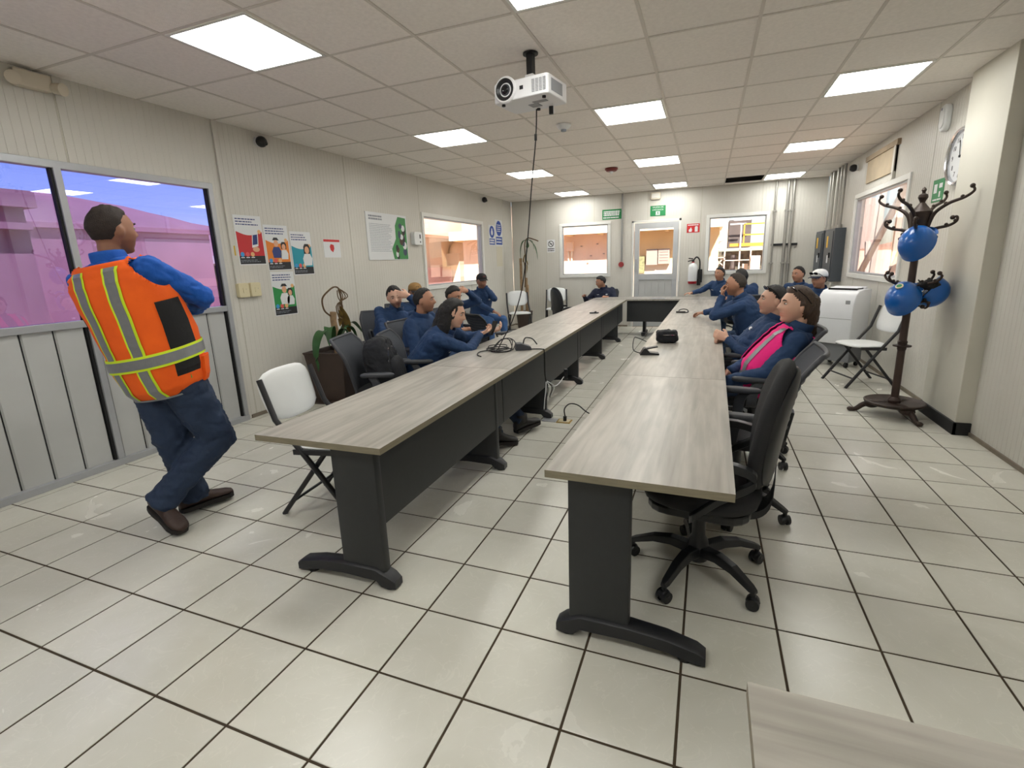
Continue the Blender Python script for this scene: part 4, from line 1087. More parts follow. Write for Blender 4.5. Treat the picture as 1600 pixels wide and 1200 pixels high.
        T_ = [H2W((c_ * .080, .02 + s_ * .085, .040)) for c_, s_ in out]; E2 = [H2W((c_ * .078, .06 + s_ * .115, .028 - .012 * abs(c_))) for c_, s_ in out]
        lo = [p - hu * .005 for p in T_]; lo2 = [p - hu * .005 for p in E2]; k_ = 15
        br.add(T_ + E2 + lo + lo2, [f_ for i in range(14) for f_ in ((i, i + 1, 15 + i + 1, 15 + i), (30 + i, 45 + i, 45 + i + 1, 30 + i + 1), (15 + i, 15 + i + 1, 45 + i + 1, 45 + i))])
        obj_from(br.mesh('brim'), 'brim', bm_, co_, base)
        if len(cap) > 2:
            lg_ = MB(); lg_.add([H2W((x * .024, .1075 - abs(x) * .006, .072 + z * .016)) for x, z in ((-1, -1), (1, -1), (.8, 1), (-.8, 1))], [(0, 1, 2, 3)]); obj_from(lg_.mesh('cap_patch'), 'cap_patch', cap[2], co_, base)
    if shades:
        up_, fw_, pm = shades if isinstance(shades, tuple) else (.105, .06, None)
        sg = MB(); A = Matrix.Rotation(-.6, 3, 'X')
        for s in (-1, 1):
            superpad(sg, H2W((s * .034, fw_, up_)), HM @ Vector((1, 0, 0)), HM @ (A @ Vector((0, 0, 1))), HM @ (A @ Vector((0, 1, 0))), .031, .020, .004, 2.6, nu=14)
            sg.tube([H2W((s * .066, fw_ - .01, up_ + .004)), H2W((s * .090 * fat, fw_ - .06, up_ - .035)), H2W((s * .088 * fat, fw_ - .10, up_ - .075))], .003, 6)
        sg.tube([H2W((-.012, fw_ + .006, up_)), H2W((.012, fw_ + .006, up_))], .003, 6)
        obj_from(sg.mesh('sunglasses'), 'sunglasses', M_glass, root, base)
    if vest: vest(to, root, base, J)
    return root, to, J, H2W

# ---- the standing man in the orange vest
M_orange = cloth('hi_vis_orange', (255, 100, 16), .12); M_lime = mat('lime_tape', (214, 240, 40), .6); M_refl = mat('silver_reflective_tape', (128, 130, 134), .35, .2, var=.06, vscale=40); M_black = cloth('black_side_panel', (20, 20, 22)); M_pink = cloth('hot_pink_vest', (240, 30, 130), .12)
def lin_sp(a, b, n): return [a + (b - a) * i / n for i in range(n + 1)]
def snap_holes(m, shs, ax, rad):
    """pull the stepped armhole edge of a vest onto a clean round opening"""
    used = {i for f in m.f for i in f}
    for i in used:
        p = Vector(m.v[i])
        for s_, a_ in zip(shs, ax):
            d = p - s_; lat = d.dot(a_); d2 = d - a_ * lat; r_ = d2.length
            if lat > -.05 and rad - .014 < r_ < rad + .007: m.v[i] = tuple(s_ + a_ * lat + d2 * (rad / r_))
def orange_vest(to, root, base, J):
    shs = [to.sh(1), to.sh(-1)]; ax = [to.fr(.8)[1], -to.fr(.8)[1]]
    def keep(p):
        for s_, a_ in zip(shs, ax):
            d = p - s_; lat = d.dot(a_); d2 = d - a_ * lat
            if lat > -.02 and d2.length < .092: return False
        return True
    m = MB(); to.patch(m, lin_sp(-.19, .968, 90), [PI / 2 + .05 + (2 * PI - .1) * i / 140 for i in range(141)], .034, keep, th=.006); snap_holes(m, shs, ax, .092)
    vo = obj_from(m.mesh('vest'), 'vest', M_orange, root, base); vo.data.polygons.foreach_set('use_smooth', [True] * len(vo.data.polygons))
    def band(nm, t0, t1, off, mt, a0=PI / 2 + .08, a1=PI / 2 + 2 * PI - .08):
        q = MB(); to.patch(q, lin_sp(t0, t1, 4), lin_sp(a0, a1, 120), off, th=.003); obj_from(q.mesh(nm), nm, mt, vo, base)
    band('side_panel', -.175, .60, .0385, M_black, -.55, .22)
    band('side_panel', -.175, .60, .0385, M_black, PI - .22, PI + .55)
    band('lime_edge', .085, .205, .041, M_lime); band('reflective_band', .105, .185, .0435, M_refl)
    def strap(x0, x1, t0, t1, off, mt, nm, sg):
        q = MB(); P = []
        for t in lin_sp(t0, t1, 26):
            w, d_, o = to.dims(t); row = []
            for x in lin_sp(x0, x1, 4):
                ca = max(-1, min(1, x / (w + off))); pw = 2.4; sa = (max(0, 1 - abs(ca) ** pw)) ** (1 / pw)
                c, r, f, up = to.fr(t); row.append((c + r * x + f * (sg * sa * (d_ + off) + o)))
            P.append(row)
        q.rings(P, cap=False, closed=False); obj_from(q.mesh(nm), nm, mt, vo, base)
    for sx in (1, -1):
        for sg in (-1, 1):
            for x0, x1, off, mt, nm in ((.052, .128, .0385, M_lime, 'lime_edge'), (.064, .116, .0405, M_refl, 'reflective_strap')):
                strap(sx * x0, sx * x1, -.185, .105, off, mt, nm, sg); strap(sx * x0, sx * x1, .185, .93, off, mt, nm, sg)
    # hem binding and pocket
    band('hem', -.197, -.183, .041, M_refl)
    q = MB(); to.patch(q, lin_sp(-.15, .06, 4), lin_sp(.30, .85, 8), .052, th=.016); obj_from(q.mesh('pocket'), 'pocket', M_orange, vo, base)
HEAD1 = (-1.845, .515, 1.655)
man, to1, J1, H1 = person('standing man in orange reflective vest and jeans, back to the camera by the violet window', (-1.775, .575, .90), HEAD1, torso=98, ashoulder=108, face=92, fpitch=.05,
    rw=(-1.84, .88, 1.22), lw=(-1.95, .80, 1.16), rpole=(.9, .6, -.35), lpole=(-1, .3, -.6), rhand=((-1, .1, .1), (0, -1, 0)), lhand=((1, .4, .05), (.3, -1, 0)),
    knees=[(-1.62, .72, .48), (-1.82, .60, .48)], ankles=[(-1.80, .45, .165), (-1.84, .66, .105)], toes=[Vector((.98, -.12, 0)), Vector((.3, 1, 0))], feetpitch=(.34, 0),
    sk=(150, 104, 80), shirt=M_shirtB, pants=M_jeanD, shoes=M_shoeB, hair='short', hairm=mat('cropped_dark_hair', (44, 34, 30), .8, var=.3, vscale=60, bump=.3, bscale=300), hairoff=.006, girth=1.2, wid=1.08, armw=1.2, vox=.0075, logo=False, vest=orange_vest, wrin=.018, beard=.4, headscale=1.04, legw=1.33, bootscale=1.12)
jt = MB().box((-1.565, .60, .905), (.02, .05, .06), .4); obj_from(jt.mesh('green_tag'), 'green_tag', mat('green_tag', (40, 190, 80), .5), man, (-1.775, .575, 0))

SK1, SK2, SK3, SK4 = (196, 150, 126), (178, 130, 104), (152, 108, 88), (214, 170, 146)
# ---- left side
person('seated man in navy shirt covering his eyes with one hand, chair by the wall', (-2.26, 3.34, .52), (-2.13, 3.34, 1.105), torso=-42, face=-48, fpitch=-.12, ftilt=-.15,
    lw=(-1.950, 3.335, 1.12), lpole=(.6, .5, -1), lhand=((-.85, -.5, .22), (-.67, .74, -.1)), lcurl=.35, rw=(-1.93, 2.98, .66), rpole=(-.5, -.8, -.6), rhand=((.6, .25, -.75), (-.5, -.2, -.4)), sk=SK4, beard=.85, girth=1.2, legdir=-40, pants=M_jeanL, vox=.0075)
person('seated man in tan cap half hidden behind the others by the left wall', (-2.62, 4.32, .52), (-2.50, 4.33, 1.085), torso=-30, face=-40, sk=SK3, beard=.8, cap=(cloth('tan_cap', (150, 116, 70)), cloth('dark_brim', (40, 36, 36)), cloth('cap_badge', (66, 48, 30))), shades=False, vox=.011)
person('seated man with receding dark hair in profile behind the phone woman', (-1.74, 3.10, .52), (-1.58, 3.04, 1.09), torso=0, face=18, fpitch=.02, sk=SK2, hair='recede', beard=.25, girth=1.2, rw=(-1.35, 2.9, .70), lw=(-1.35, 3.25, .70))
person('seated man shielding his face with one hand behind the phone woman', (-2.05, 4.36, .52), (-1.92, 4.28, 1.05), torso=-8, face=-5, fpitch=-.3, lw=(-1.80, 4.42, 1.10), lpole=(.3, 1, -.7), lhand=((-.15, -1, .2), (-1, 0, -.2)), sk=SK2, vox=.010)
person('seated woman with long black hair holding a phone at the left table', (-1.36, 2.52, .52), (-1.00, 2.56, 1.015), torso=24, face=8, fpitch=-.22, rw=(-.86, 2.79, .805), lw=(-.84, 2.98, .80), rpole=(.1, -1, -.6), lpole=(-.3, .8, -.6), rhand=((.5, .75, .25), (.0, .3, 1)), lhand=((.75, .25, .3), (.1, -.3, 1)), rcurl=.75, lcurl=.75,
    knees=[(-.88, 2.40, .50), (-.88, 2.66, .50)], ankles=[(-.46, 2.14, .115), (-.38, 2.50, .115)], toes=[Vector((.8, .75, 0)), Vector((.6, 1, 0))], feetpitch=(.12, -.12),
    sk=SK4, hair='long', longhair=[((-.05, -.06, .02), (-.06, -.07, -.16), .045, .05), ((.05, -.06, .02), (.06, -.06, -.16), .045, .05), ((0, -.08, .02), (0, -.12, -.2), .06, .07), ((0, -.1, -.2), (-.02, -.17, -.34), .06, .03), ((.070, -.015, .05), (.078, -.01, -.10), .030, .034), ((-.070, -.015, .05), (-.078, -.01, -.10), .030, .034), ((.078, -.01, -.10), (.06, -.03, -.25), .034, .024), ((.055, .045, .06), (.074, .035, -.03), .014, .010)], girth=1.15, fat=1.06, pants=M_jeanD, vox=.0065, hairm=M_hair, beard=0., collar=True)
person('seated man in dark cap with his hand over his mouth by the left window', (-2.60, 6.45, .52), (-2.50, 6.38, 1.14), torso=-35, face=-42, lw=(-2.42, 6.33, 1.06), lpole=(.6, .35, -1), lhand=((-.25, -.35, .75), (-.7, .3, -.2)), lcurl=.6, rw=(-2.2, 6.15, .66), rhand=((.8, -.1, -.3), (0, 0, -1)), legdir=-25, sk=SK3, beard=.5, cap=(cloth('dark_cap', (38, 34, 36)), cloth('dark_cap_brim', (30, 28, 30)), cloth('red_cap_badge', (150, 60, 60))), pants=M_jeanL, vox=.010)
# ---- far end
person('man in dark navy slouched at the far table under the square window', (-.92, 9.02, .50), (-1.0, 8.93, .985), torso=-95, face=-150, fpitch=-.25, rw=(-1.3, 8.72, .72), lw=(-.8, 8.62, .70), sk=SK2, shirt=M_shirtD, beard=.5, vox=.011, girth=1.2)
person('seated man beside the fire extinguisher resting his arm on the far table', (1.32, 8.98, .52), (1.25, 8.82, 1.10), torso=-125, face=-128, fpitch=.03, rw=(.72, 8.55, .745), rpole=(-.2, .5, -.8), rhand=((-.9, -.3, -.05), (0, 0, -1)), lw=(1.4, 8.5, .68), sk=SK2, beard=.2, vox=.010)
person('seated man seen from behind beyond the leaning man, dark short hair', (1.62, 6.72, .52), (1.49, 6.62, 1.115), torso=120, face=118, sk=SK2, vox=.011)
# ---- right side
person('older man leaning on the right table with his fist at his mouth', (1.62, 4.72, .52), (1.335, 4.70, 1.115), torso=168, face=178, fpitch=-.05, lw=(1.205, 4.62, 1.0), lpole=(-.5, -.6, -1), lhand=((-.1, .2, .9), (.9, .1, 0)), lcurl=1.2, rw=(1.0, 5.15, .755), rpole=(.2, .9, -.7), rhand=((-.8, .5, -.1), (0, 0, -1)), rcurl=.7, sk=SK2, hair='recede', hairm=M_hairG, beard=.2, girth=1.25, wid=1.05, vox=.0075)
person('seated man with black sunglasses pushed up on his hair at the right table', (1.40, 3.34, .50), (1.55, 3.28, 1.055), torso=178, face=190, fpitch=.14, rw=(1.22, 3.32, .735), lw=(1.22, 3.20, .75), rpole=(.2, .8, -.7), lpole=(.3, -.7, -.9), rhand=((-.8, -.4, .0), (0, -1, -.3)), lhand=((-.7, .3, .3), (.2, .9, -.3)), rcurl=.8, lcurl=.6, sk=SK4, shades=(.098, .075, None), girth=1.2, beard=.1, pants=M_blackp, vox=.0065)
def pink_vest(to, root, base, J):
    shs = [to.sh(1), to.sh(-1)]; ax = [to.fr(.8)[1], -to.fr(.8)[1]]
    def keep(p):
        for s_, a_ in zip(shs, ax):
            d = p - s_; lat = d.dot(a_); d2 = d - a_ * lat
            if lat > -.03 and d2.length < .095: return False
        return True
    m = MB(); to.patch(m, lin_sp(-.12, .965, 60), [PI / 2 + .22 + (2 * PI - .44) * i / 100 for i in range(101)], .036, keep, th=.006); snap_holes(m, shs, ax, .095)
    vo = obj_from(m.mesh('vest'), 'vest', M_pink, root, base); vo.data.polygons.foreach_set('use_smooth', [True] * len(vo.data.polygons))
    for sx in (1, -1):
        for sg in (1, -1):
            q = MB(); P = []
            for t in lin_sp(.1, .93, 26):
                w, d_, o = to.dims(t); row = []
                for x in (.115, .135, .155):
                    x = sx * min(x, w * .97); ca = x / (w + .04); sa = (max(0, 1 - abs(ca) ** 2.4)) ** (1 / 2.4); c, r, f, up = to.fr(t); row.append(c + r * x + f * (sg * sa * (d_ + .04) + o))
                P.append(row)
            q.rings(P, cap=False, closed=False); obj_from(q.mesh('reflective_strap'), 'reflective_strap', M_refl, vo, base)
    q = MB(); to.patch(q, lin_sp(.1, .17, 3), lin_sp(PI / 2 + .25, PI / 2 + 2 * PI - .25, 50), .039, th=.003); obj_from(q.mesh('reflective_band'), 'reflective_band', M_refl, vo, base)
person('seated woman in hot pink vest with brown tied hair at the right table', (1.43, 2.52, .50), (1.60, 2.50, 1.085), torso=180, face=196, fpitch=.12, rw=(1.19, 2.42, .62), lw=(1.18, 2.28, .60), rpole=(.2, .7, -.8), lpole=(.3, -.6, -.9), sk=SK4, hair='long', hairm=M_hairB, longhair=[((0, -.075, .03), (0, -.105, -.07), .07, .055), ((0, -.10, -.07), (0, -.14, -.26), .05, .035), ((0, -.14, -.26), (.01, -.13, -.34), .035, .02)], girth=1.2, shades=(.102, .05, None), vest=pink_vest, vox=.0065, pants=M_jeanD, logo=False)
person('seated man in blue against the wall by the conduits, short dark hair', (2.46, 7.9, .52), (2.38, 7.74, 1.10), torso=-120, face=-135, sk=SK2, vox=.011, girth=1.2, beard=.3)
person('seated man in white cap behind the portable cooler', (2.52, 6.72, .52), (2.46, 6.56, 1.075), torso=-125, face=-140, sk=SK2, vox=.010, girth=1.1, pants=M_blackp, beard=.4, cap=(M_white, cloth('navy_brim', (30, 34, 52))), shades=(.078, .112, None))
# ================================================================== WALL AND CEILING FITTINGS
def wallM(w, a, z, off=.0):
    """local u right (as seen from the room), v up, n out of the wall"""
    if w == 'L': c, u, n = Vector((LX + off, a, z)), Vector((0, 1, 0)), Vector((1, 0, 0))
    elif w == 'R': c, u, n = Vector((RX - off, a, z)), Vector((0, -1, 0)), Vector((-1, 0, 0))
    else: c, u, n = Vector((a, FY - off, z)), Vector((1, 0, 0)), Vector((0, -1, 0))
    M = Matrix((u, UPZ, n)).transposed().to_4x4(); M.translation = c
    return M
def wobj(name, w, a, z, label, cat, group=None):
    e = empty(name, (0, 0, 0), 0, label, cat, group); e.matrix_world = wallM(w, a, z); return e
def flat(root, name, poly, z, m, th=.0004): return MB().prism(poly, z, z + th).build(name, m, root)
def rect(x0, x1, y0, y1): return [(x0, y0), (x1, y0), (x1, y1), (x0, y1)]
def disc(x, y, r, n=20, ry=None): return [(x + r * math.cos(2 * PI * i / n), y + (ry or r) * math.sin(2 * PI * i / n)) for i in range(n)]
def pm(nm, c): return mat('print_' + nm, c, .55)
P_white = mat('poster_paper', (222, 224, 226), .5); P_blk = pm('black', (32, 32, 36)); P_navy = pm('navy', (40, 60, 120)); P_grey = pm('grey', (130, 136, 146)); P_skin = pm('skin_tone', (222, 168, 134)); P_cy = pm('cyan', (60, 150, 210)); P_pk = pm('coral', (220, 90, 90)); P_sand = pm('sand', (226, 176, 120)); P_green = pm('green', (30, 130, 74)); P_red = pm('red', (196, 40, 40)); P_blue = pm('blue', (36, 72, 156))
def lines(root, x0, x1, ys_, h, m, z=.0024, jag=.3, name='printed_text'):
    q = MB(); rn = random.Random(int(x0 * 1000) + len(ys_))
    for y in ys_:
        x = x0; end = x1 - rn.random() * jag * (x1 - x0)
        while x < end:
            w = rn.uniform(.012, .04); q.bx(x, min(x + w, end), y - h / 2, y + h / 2, z, z + .0003); x += w + .006
    return q.build(name, m, root)
def figure(root, x, y, s, body, hairlen=0., z=.0030):
    b = flat(root, 'printed_figure', [(x - .045 * s, y), (x + .045 * s, y), (x + .055 * s, y + .06 * s), (x + .032 * s, y + .10 * s), (x - .032 * s, y + .10 * s), (x - .055 * s, y + .06 * s)], z, body)
    flat(b, 'printed_hair', [(x - .036 * s, y + .16 * s - hairlen * s), (x + .036 * s, y + .16 * s - hairlen * s), (x + .038 * s, y + .16 * s), (x + .02 * s, y + .185 * s), (x - .02 * s, y + .185 * s), (x - .038 * s, y + .16 * s)], z + .0004, P_blk)
    flat(b, 'printed_face', disc(x, y + .132 * s, .026 * s, 14, .032 * s), z + .0008, P_skin)
def poster(a, z, w, h, colr, label, kind, tilt=0.):
    r = wobj('poster', 'L', a, z, label, 'poster', 'four safety posters'); r.matrix_world = wallM('L', a, z) @ Matrix.Rotation(tilt, 4, 'Z')
    MB().bx(-w / 2, w / 2, -h / 2, h / 2, 0, .002).build('paper', P_white, r)
    c = pm(kind, colr); x = w / 2 - .008; top = h / 2
    band = [(-x, -h / 2 + .085), (x, -h / 2 + .085), (x, top - .15)] + [(x - 2 * x * i / 10, top - .15 - .022 * math.sin(PI * i / 10) * 1.6) for i in range(1, 10)] + [(-x, top - .15)]
    flat(r, 'printed_picture', band, .0021, c)
    flat(r, 'printed_footer', rect(-x, x, -h / 2 + .008, -h / 2 + .085), .0021, P_blk)
    lines(r, -x + .01, x - .02, [top - .035, top - .06, top - .085], .010, P_navy)
    flat(r, 'printed_badge', disc(x - .03, top - .15, .02), .0028, P_sand)
    lines(r, -x + .01, x - .06, [-h / 2 + .045, -h / 2 + .03], .006, P_grey)
    for i, cc in enumerate((P_cy, P_pk, P_sand)):
        flat(r, 'printed_icon', disc(-x + .035 + i * .058, -h / 2 + .10, .022), .0028, cc)
        flat(r, 'printed_caption', rect(-x + .015 + i * .058, -x + .055 + i * .058, -h / 2 + .066, -h / 2 + .074), .0028, P_white)
    if kind == 'crimson':
        b = flat(r, 'printed_phone', [(.01, -.07), (.085, -.055), (.10, .075), (.03, .065)], .003, P_white); flat(b, 'printed_screen', [(.02, -.045), (.078, -.035), (.088, .058), (.036, .05)], .0034, P_navy); flat(b, 'printed_hand', disc(.055, -.085, .04, 14, .025), .0027, P_skin)
    elif kind == 'amber': figure(r, -.02, -.10, 1.1, P_navy); figure(r, .075, -.115, .95, P_white, .05)
    elif kind == 'teal': figure(r, .07, -.13, 1.25, P_white, .06)
    else: figure(r, .0, -.11, 1.15, P_white); figure(r, .075, -.12, .95, P_white, .05)
poster(2.485, 1.725, .31, .465, (196, 40, 46), 'red safety poster with a phone, leftmost on the left wall', 'crimson', .01)
poster(2.81, 1.658, .305, .455, (226, 130, 40), 'orange safety poster with two cartoon workers between the red and teal ones', 'amber', .01)
poster(3.135, 1.605, .30, .460, (30, 150, 170), 'teal safety poster with one cartoon woman, rightmost on the left wall', 'teal', .005)
poster(2.815, 1.19, .305, .455, (40, 140, 70), 'green safety poster with two cartoon figures, hanging below the others', 'leaf', -.01)
n = wobj('notice', 'L', 3.615, 1.665, 'small white notice with a red header right of the posters', 'notice')
MB().bx(-.14, .14, -.105, .105, 0, .003).build('plate', P_white, n); flat(n, 'printed_header', rect(-.135, .135, .075, .102), .0031, P_red); flat(n, 'printed_drop', [(-.03, -.02), (.01, -.045), (.035, .0), (.03, .04), (-.02, .05), (-.04, .02)], .0031, P_red); lines(n, -.125, .125, [-.06, -.075, -.09], .008, P_grey)
b = wobj('policy_board', 'L', 4.75, 1.835, 'large white policy board with a green photo strip of workers', 'board')
MB().bx(-.465, .465, -.31, .31, 0, .012).build('panel', P_white, b, bevel=.002)
gp = flat(b, 'printed_photo', [(.17, .16), (.25, .285), (.44, .275), (.45, -.3), (.10, -.3), (.06, -.16), (.17, -.02)], .0125, pm('board_green', (60, 140, 78)))
rn = random.Random(4)
for i in range(15):
    x, y = rn.uniform(.14, .40), -.26 + i * .03; flat(gp, 'printed_worker', disc(x, y, rn.uniform(.03, .055), 9, rn.uniform(.035, .06)), .013 + i * .00005, (P_blk, P_white, pm('dusk', (58, 70, 92)), pm('umber', (72, 52, 42)))[i % 4])
lines(b, -.41, -.05, [.26, .225], .022, P_grey, .0125, .25); lines(b, -.41, .10, [.16 - .022 * k for k in range(17)], .009, pm('pale_grey', (168, 174, 182)), .0125, .2)
d = wobj('dispenser', 'L', 5.43, 1.835, 'small white wall dispenser between the policy board and the window', 'dispenser')
MB().prism(rrect(.22, .19, .03), 0, .07).build('casing', M_whitepl, d, bevel=.01); flat(d, 'slot', rect(.03, .055, .0, .06), .0702, P_blk, .003); flat(d, 'sensor', disc(.045, -.05, .012), .0702, P_blk, .003)
# light switches and their conduit
M_ivory = mat('ivory_plastic', (214, 204, 168), .5)
for a, t in ((2.30, 'left of the pair under the posters'), (2.435, 'right of the pair under the posters')):
    s = wobj('switch_box', 'L', a, 1.255, 'ivory surface switch box, ' + t, 'switch', 'ivory switch boxes')
    MB().prism(rrect(.115, .135, .015), 0, .045).build('box', M_ivory, s, bevel=.006); MB().prism(rrect(.03, .05, .006), .045, .05).build('toggle', M_ivory, s); flat(s, 'screw', disc(.02, .01, .004, 8), .0451, P_grey, .001)
cd = wobj('surface_conduit', 'L', 2.262, 2.03, 'thin beige conduit running down to the switch boxes', 'conduit')
MB().bx(-.012, .012, -.71, .72, 0, .018).build('trunking', M_panel, cd); flat(cd, 'sticker', rect(.014, .03, -.45, -.36), .0182, pm('sticker', (206, 170, 60)))
# cameras
def dome_cam(w, a, z, label):
    c = wobj('security_camera', w, a, z, label, 'camera', 'black dome cameras')
    MB().prism(disc(0, .0, .045), 0, .02).build('mount', M_whitepl, c); MB().ell((0, -.005, .055), (.052, .052, .052), 16, 12).build('housing', M_blackpl, c, smooth=3); MB().ell((.015, -.02, .092), (.022, .022, .018), 12, 8).build('lens', M_glass, c, smooth=3)
dome_cam('L', 2.735, 2.665, 'black dome camera under the ceiling near the violet window'); dome_cam('L', 7.94, 2.65, 'black dome camera on the left wall near the far corner'); dome_cam('R', 7.62, 2.61, 'black dome camera on the right wall beside the conduits')
el = wobj('emergency_light', 'L', .97, 2.68, 'cream twin head emergency light high in the left corner', 'lamp')
MB().prism(rrect(.2, .10, .015), 0, .06).build('casing', mat('cream_plastic', (206, 196, 178), .5), el, bevel=.006)
for s in (-1, 1): MB().cyl((s * .11, -.02, .05), (s * .13, -.03, .11), .032, .040).build('lamp_head', mat('cream_plastic', (206, 196, 178), .5), el, smooth=.6)
# blue signs, paper
for a, z, w, h, l in ((8.35, 1.995, .30, .40, 'blue and white mandatory sign, lower one left of its taller neighbour'), (8.72, 2.06, .36, .52, 'taller blue and white mandatory sign by the far corner')):
    s = wobj('safety_sign', 'L', a, z, l, 'sign', 'blue mandatory signs'); MB().bx(-w / 2, w / 2, -h / 2, h / 2, 0, .004).build('plate', P_white, s)
    flat(s, 'printed_disc', disc(0, h * .17, w * .42, 24, h * .30), .0042, P_blue); flat(s, 'printed_band', rect(-w * .46, w * .46, -h * .47, -h * .16), .0042, P_blue)
    if w < .33: flat(s, 'printed_symbol', disc(0, h * .14, w * .16, 14, h * .14), .0046, P_white); flat(s, 'printed_symbol', disc(0, h * .3, w * .1, 12, h * .05), .0046, P_white)
    else: lines(s, -w * .28, w * .28, [h * .30, h * .22, h * .14, h * .06], .018, P_white, .0046, .1)
    lines(s, -w * .4, w * .4, [-h * .25, -h * .37], .03, P_white, .0046, .1)
s = wobj('paper_sheet', 'L', 8.72, 1.57, 'plain cream sheet under the taller blue sign', 'paper'); MB().bx(-.16, .16, -.205, .205, 0, .002).build('sheet', mat('cream_sheet', (206, 200, 182), .7), s)
# far wall signs
s = wobj('no_smoking_sign', 'F', -2.23, 1.765, 'white no smoking sign on the far wall left of the square window', 'sign'); MB().bx(-.09, .09, -.135, .135, 0, .004).build('plate', P_white, s)
ring = MB(); ring.rings([[(math.cos(2 * PI * i / 24) * r_, .045 + math.sin(2 * PI * i / 24) * r_, z_) for i in range(24)] for r_, z_ in ((.066, .0041), (.066, .005), (.052, .005), (.052, .0041))], cap=False); ring.build('printed_ring', P_blk, s); flat(s, 'printed_bar', [(-.048, .09), (-.038, .098), (.048, .0), (.038, -.008)], .0042, P_blk); flat(s, 'printed_cigarette', rect(-.035, .035, .038, .052), .0041, P_blk); lines(s, -.075, .075, [-.06, -.10], .022, P_blk, .0042, .05)
s = wobj('green_sign', 'F', -.89, 2.35, 'green sign with rows of white lettering above the square window', 'sign'); MB().bx(-.2, .2, -.10, .10, 0, .005).build('plate', P_green, s); lines(s, -.17, .17, [.055, .02, -.015], .028, P_white, .0052, .05); lines(s, -.18, .16, [-.065], .022, P_white, .0052, .05)
s = wobj('exit_sign', 'F', .04, 2.36, 'green emergency exit sign above the door', 'sign'); MB().bx(-.15, .15, -.1, .1, 0, .005).build('plate', P_green, s)
text_mesh('SALIDA DE', .045, 'lettering', P_white, s, Matrix.Translation((0, .068, .0055))); text_mesh('EMERGENCIA', .036, 'lettering', P_white, s, Matrix.Translation((0, .018, .0055)))
flat(s, 'printed_doorway', rect(-.04, .04, -.085, -.01), .0052, P_white); flat(s, 'printed_runner', [(-.015, -.085), (.0, -.05), (.015, -.085), (.022, -.08), (.008, -.04), (.012, -.02), (-.01, -.02), (-.008, -.045), (-.022, -.08)], .0058, P_green)
s = wobj('fire_sign', 'F', .73, 1.985, 'red fire equipment sign between the door and the right window', 'sign'); MB().bx(-.12, .12, -.085, .085, 0, .005).build('plate', P_red, s); lines(s, -.1, .1, [.06], .02, P_white, .0052, .05); flat(s, 'printed_extinguisher', [(.03, -.07), (.085, -.07), (.085, .02), (.07, .035), (.045, .035), (.03, .02)], .0052, P_white); flat(s, 'printed_flame', [(-.08, -.07), (-.03, -.07), (-.02, -.03), (-.045, .02), (-.06, -.01), (-.085, -.03)], .0052, P_white)
s = wobj('bulkhead_lamp', 'F', -.01, 2.645, 'small cream box lamp under the ceiling above the door', 'lamp'); MB().prism(rrect(.2, .14, .03), 0, .06).build('casing', mat('cream_plastic', (206, 196, 178), .5), s, bevel=.01); MB().prism(rrect(.15, .09, .02), .06, .075).build('cover', M_panel, s, bevel=.005)
s = wobj('alarm_conduit', 'F', -.67, 2.0, 'grey conduit ending in a red alarm strobe left of the door', 'conduit'); MB().cyl((0, .74, .02), (0, -.62, .02), .018, n=10).build('pipe', mat('grey_conduit', (150, 150, 148), .5, .3), s, smooth=1)
MB().prism(disc(-.01, -.68, .055), 0, .05).build('strobe', mat('strobe_red', (150, 50, 52), .4), s, bevel=.005)
# conduits in the far right corner
M_gal = mat('galvanised_conduit', (170, 168, 162), .35, .6, var=.06)
for x, zb, l in ((2.16, .0, 'leftmost grey conduit on the far wall right of the window'), (2.36, .0, 'middle grey conduit on the far wall right of the window'), (2.45, .0, 'rightmost grey conduit on the far wall right of the window')):
    s = wobj('wall_conduit', 'F', x, 0, l, 'conduit', 'grey far wall conduits'); MB().cyl((0, zb, .035), (0, ZC, .035), .017 if x < 2.2 else .026, n=12).build('pipe', M_gal, s, smooth=1)
    for z in (1.25, 2.2): MB().bx(-.035, .035, z, z + .025, 0, .065).build('clamp', M_gal, s)
s = wobj('strut_channel', 'F', 2.36, 1.6, 'short black horizontal channel holding the far wall conduits', 'bracket'); MB().bx(-.22, .22, -.02, .02, 0, .03).build('channel', M_dark, s)
for i, a in enumerate((9.06, 8.86, 8.52, 8.3, 8.14)):
    s = wobj('wall_conduit', 'R', a, 0, ('grey conduit down the right wall, %s from the corner' % ('nearest', 'second', 'third', 'fourth', 'fifth')[i]), 'conduit', 'grey right wall conduits')
    MB().cyl((0, 1.80, .045), (0, ZC, .045), .028 if i < 4 else .02, n=12).build('pipe', M_gal, s, smooth=1); MB().cyl((0, 1.79, .045), (0, 1.85, .045), .036, n=12).build('coupling', M_gal, s, smooth=1)
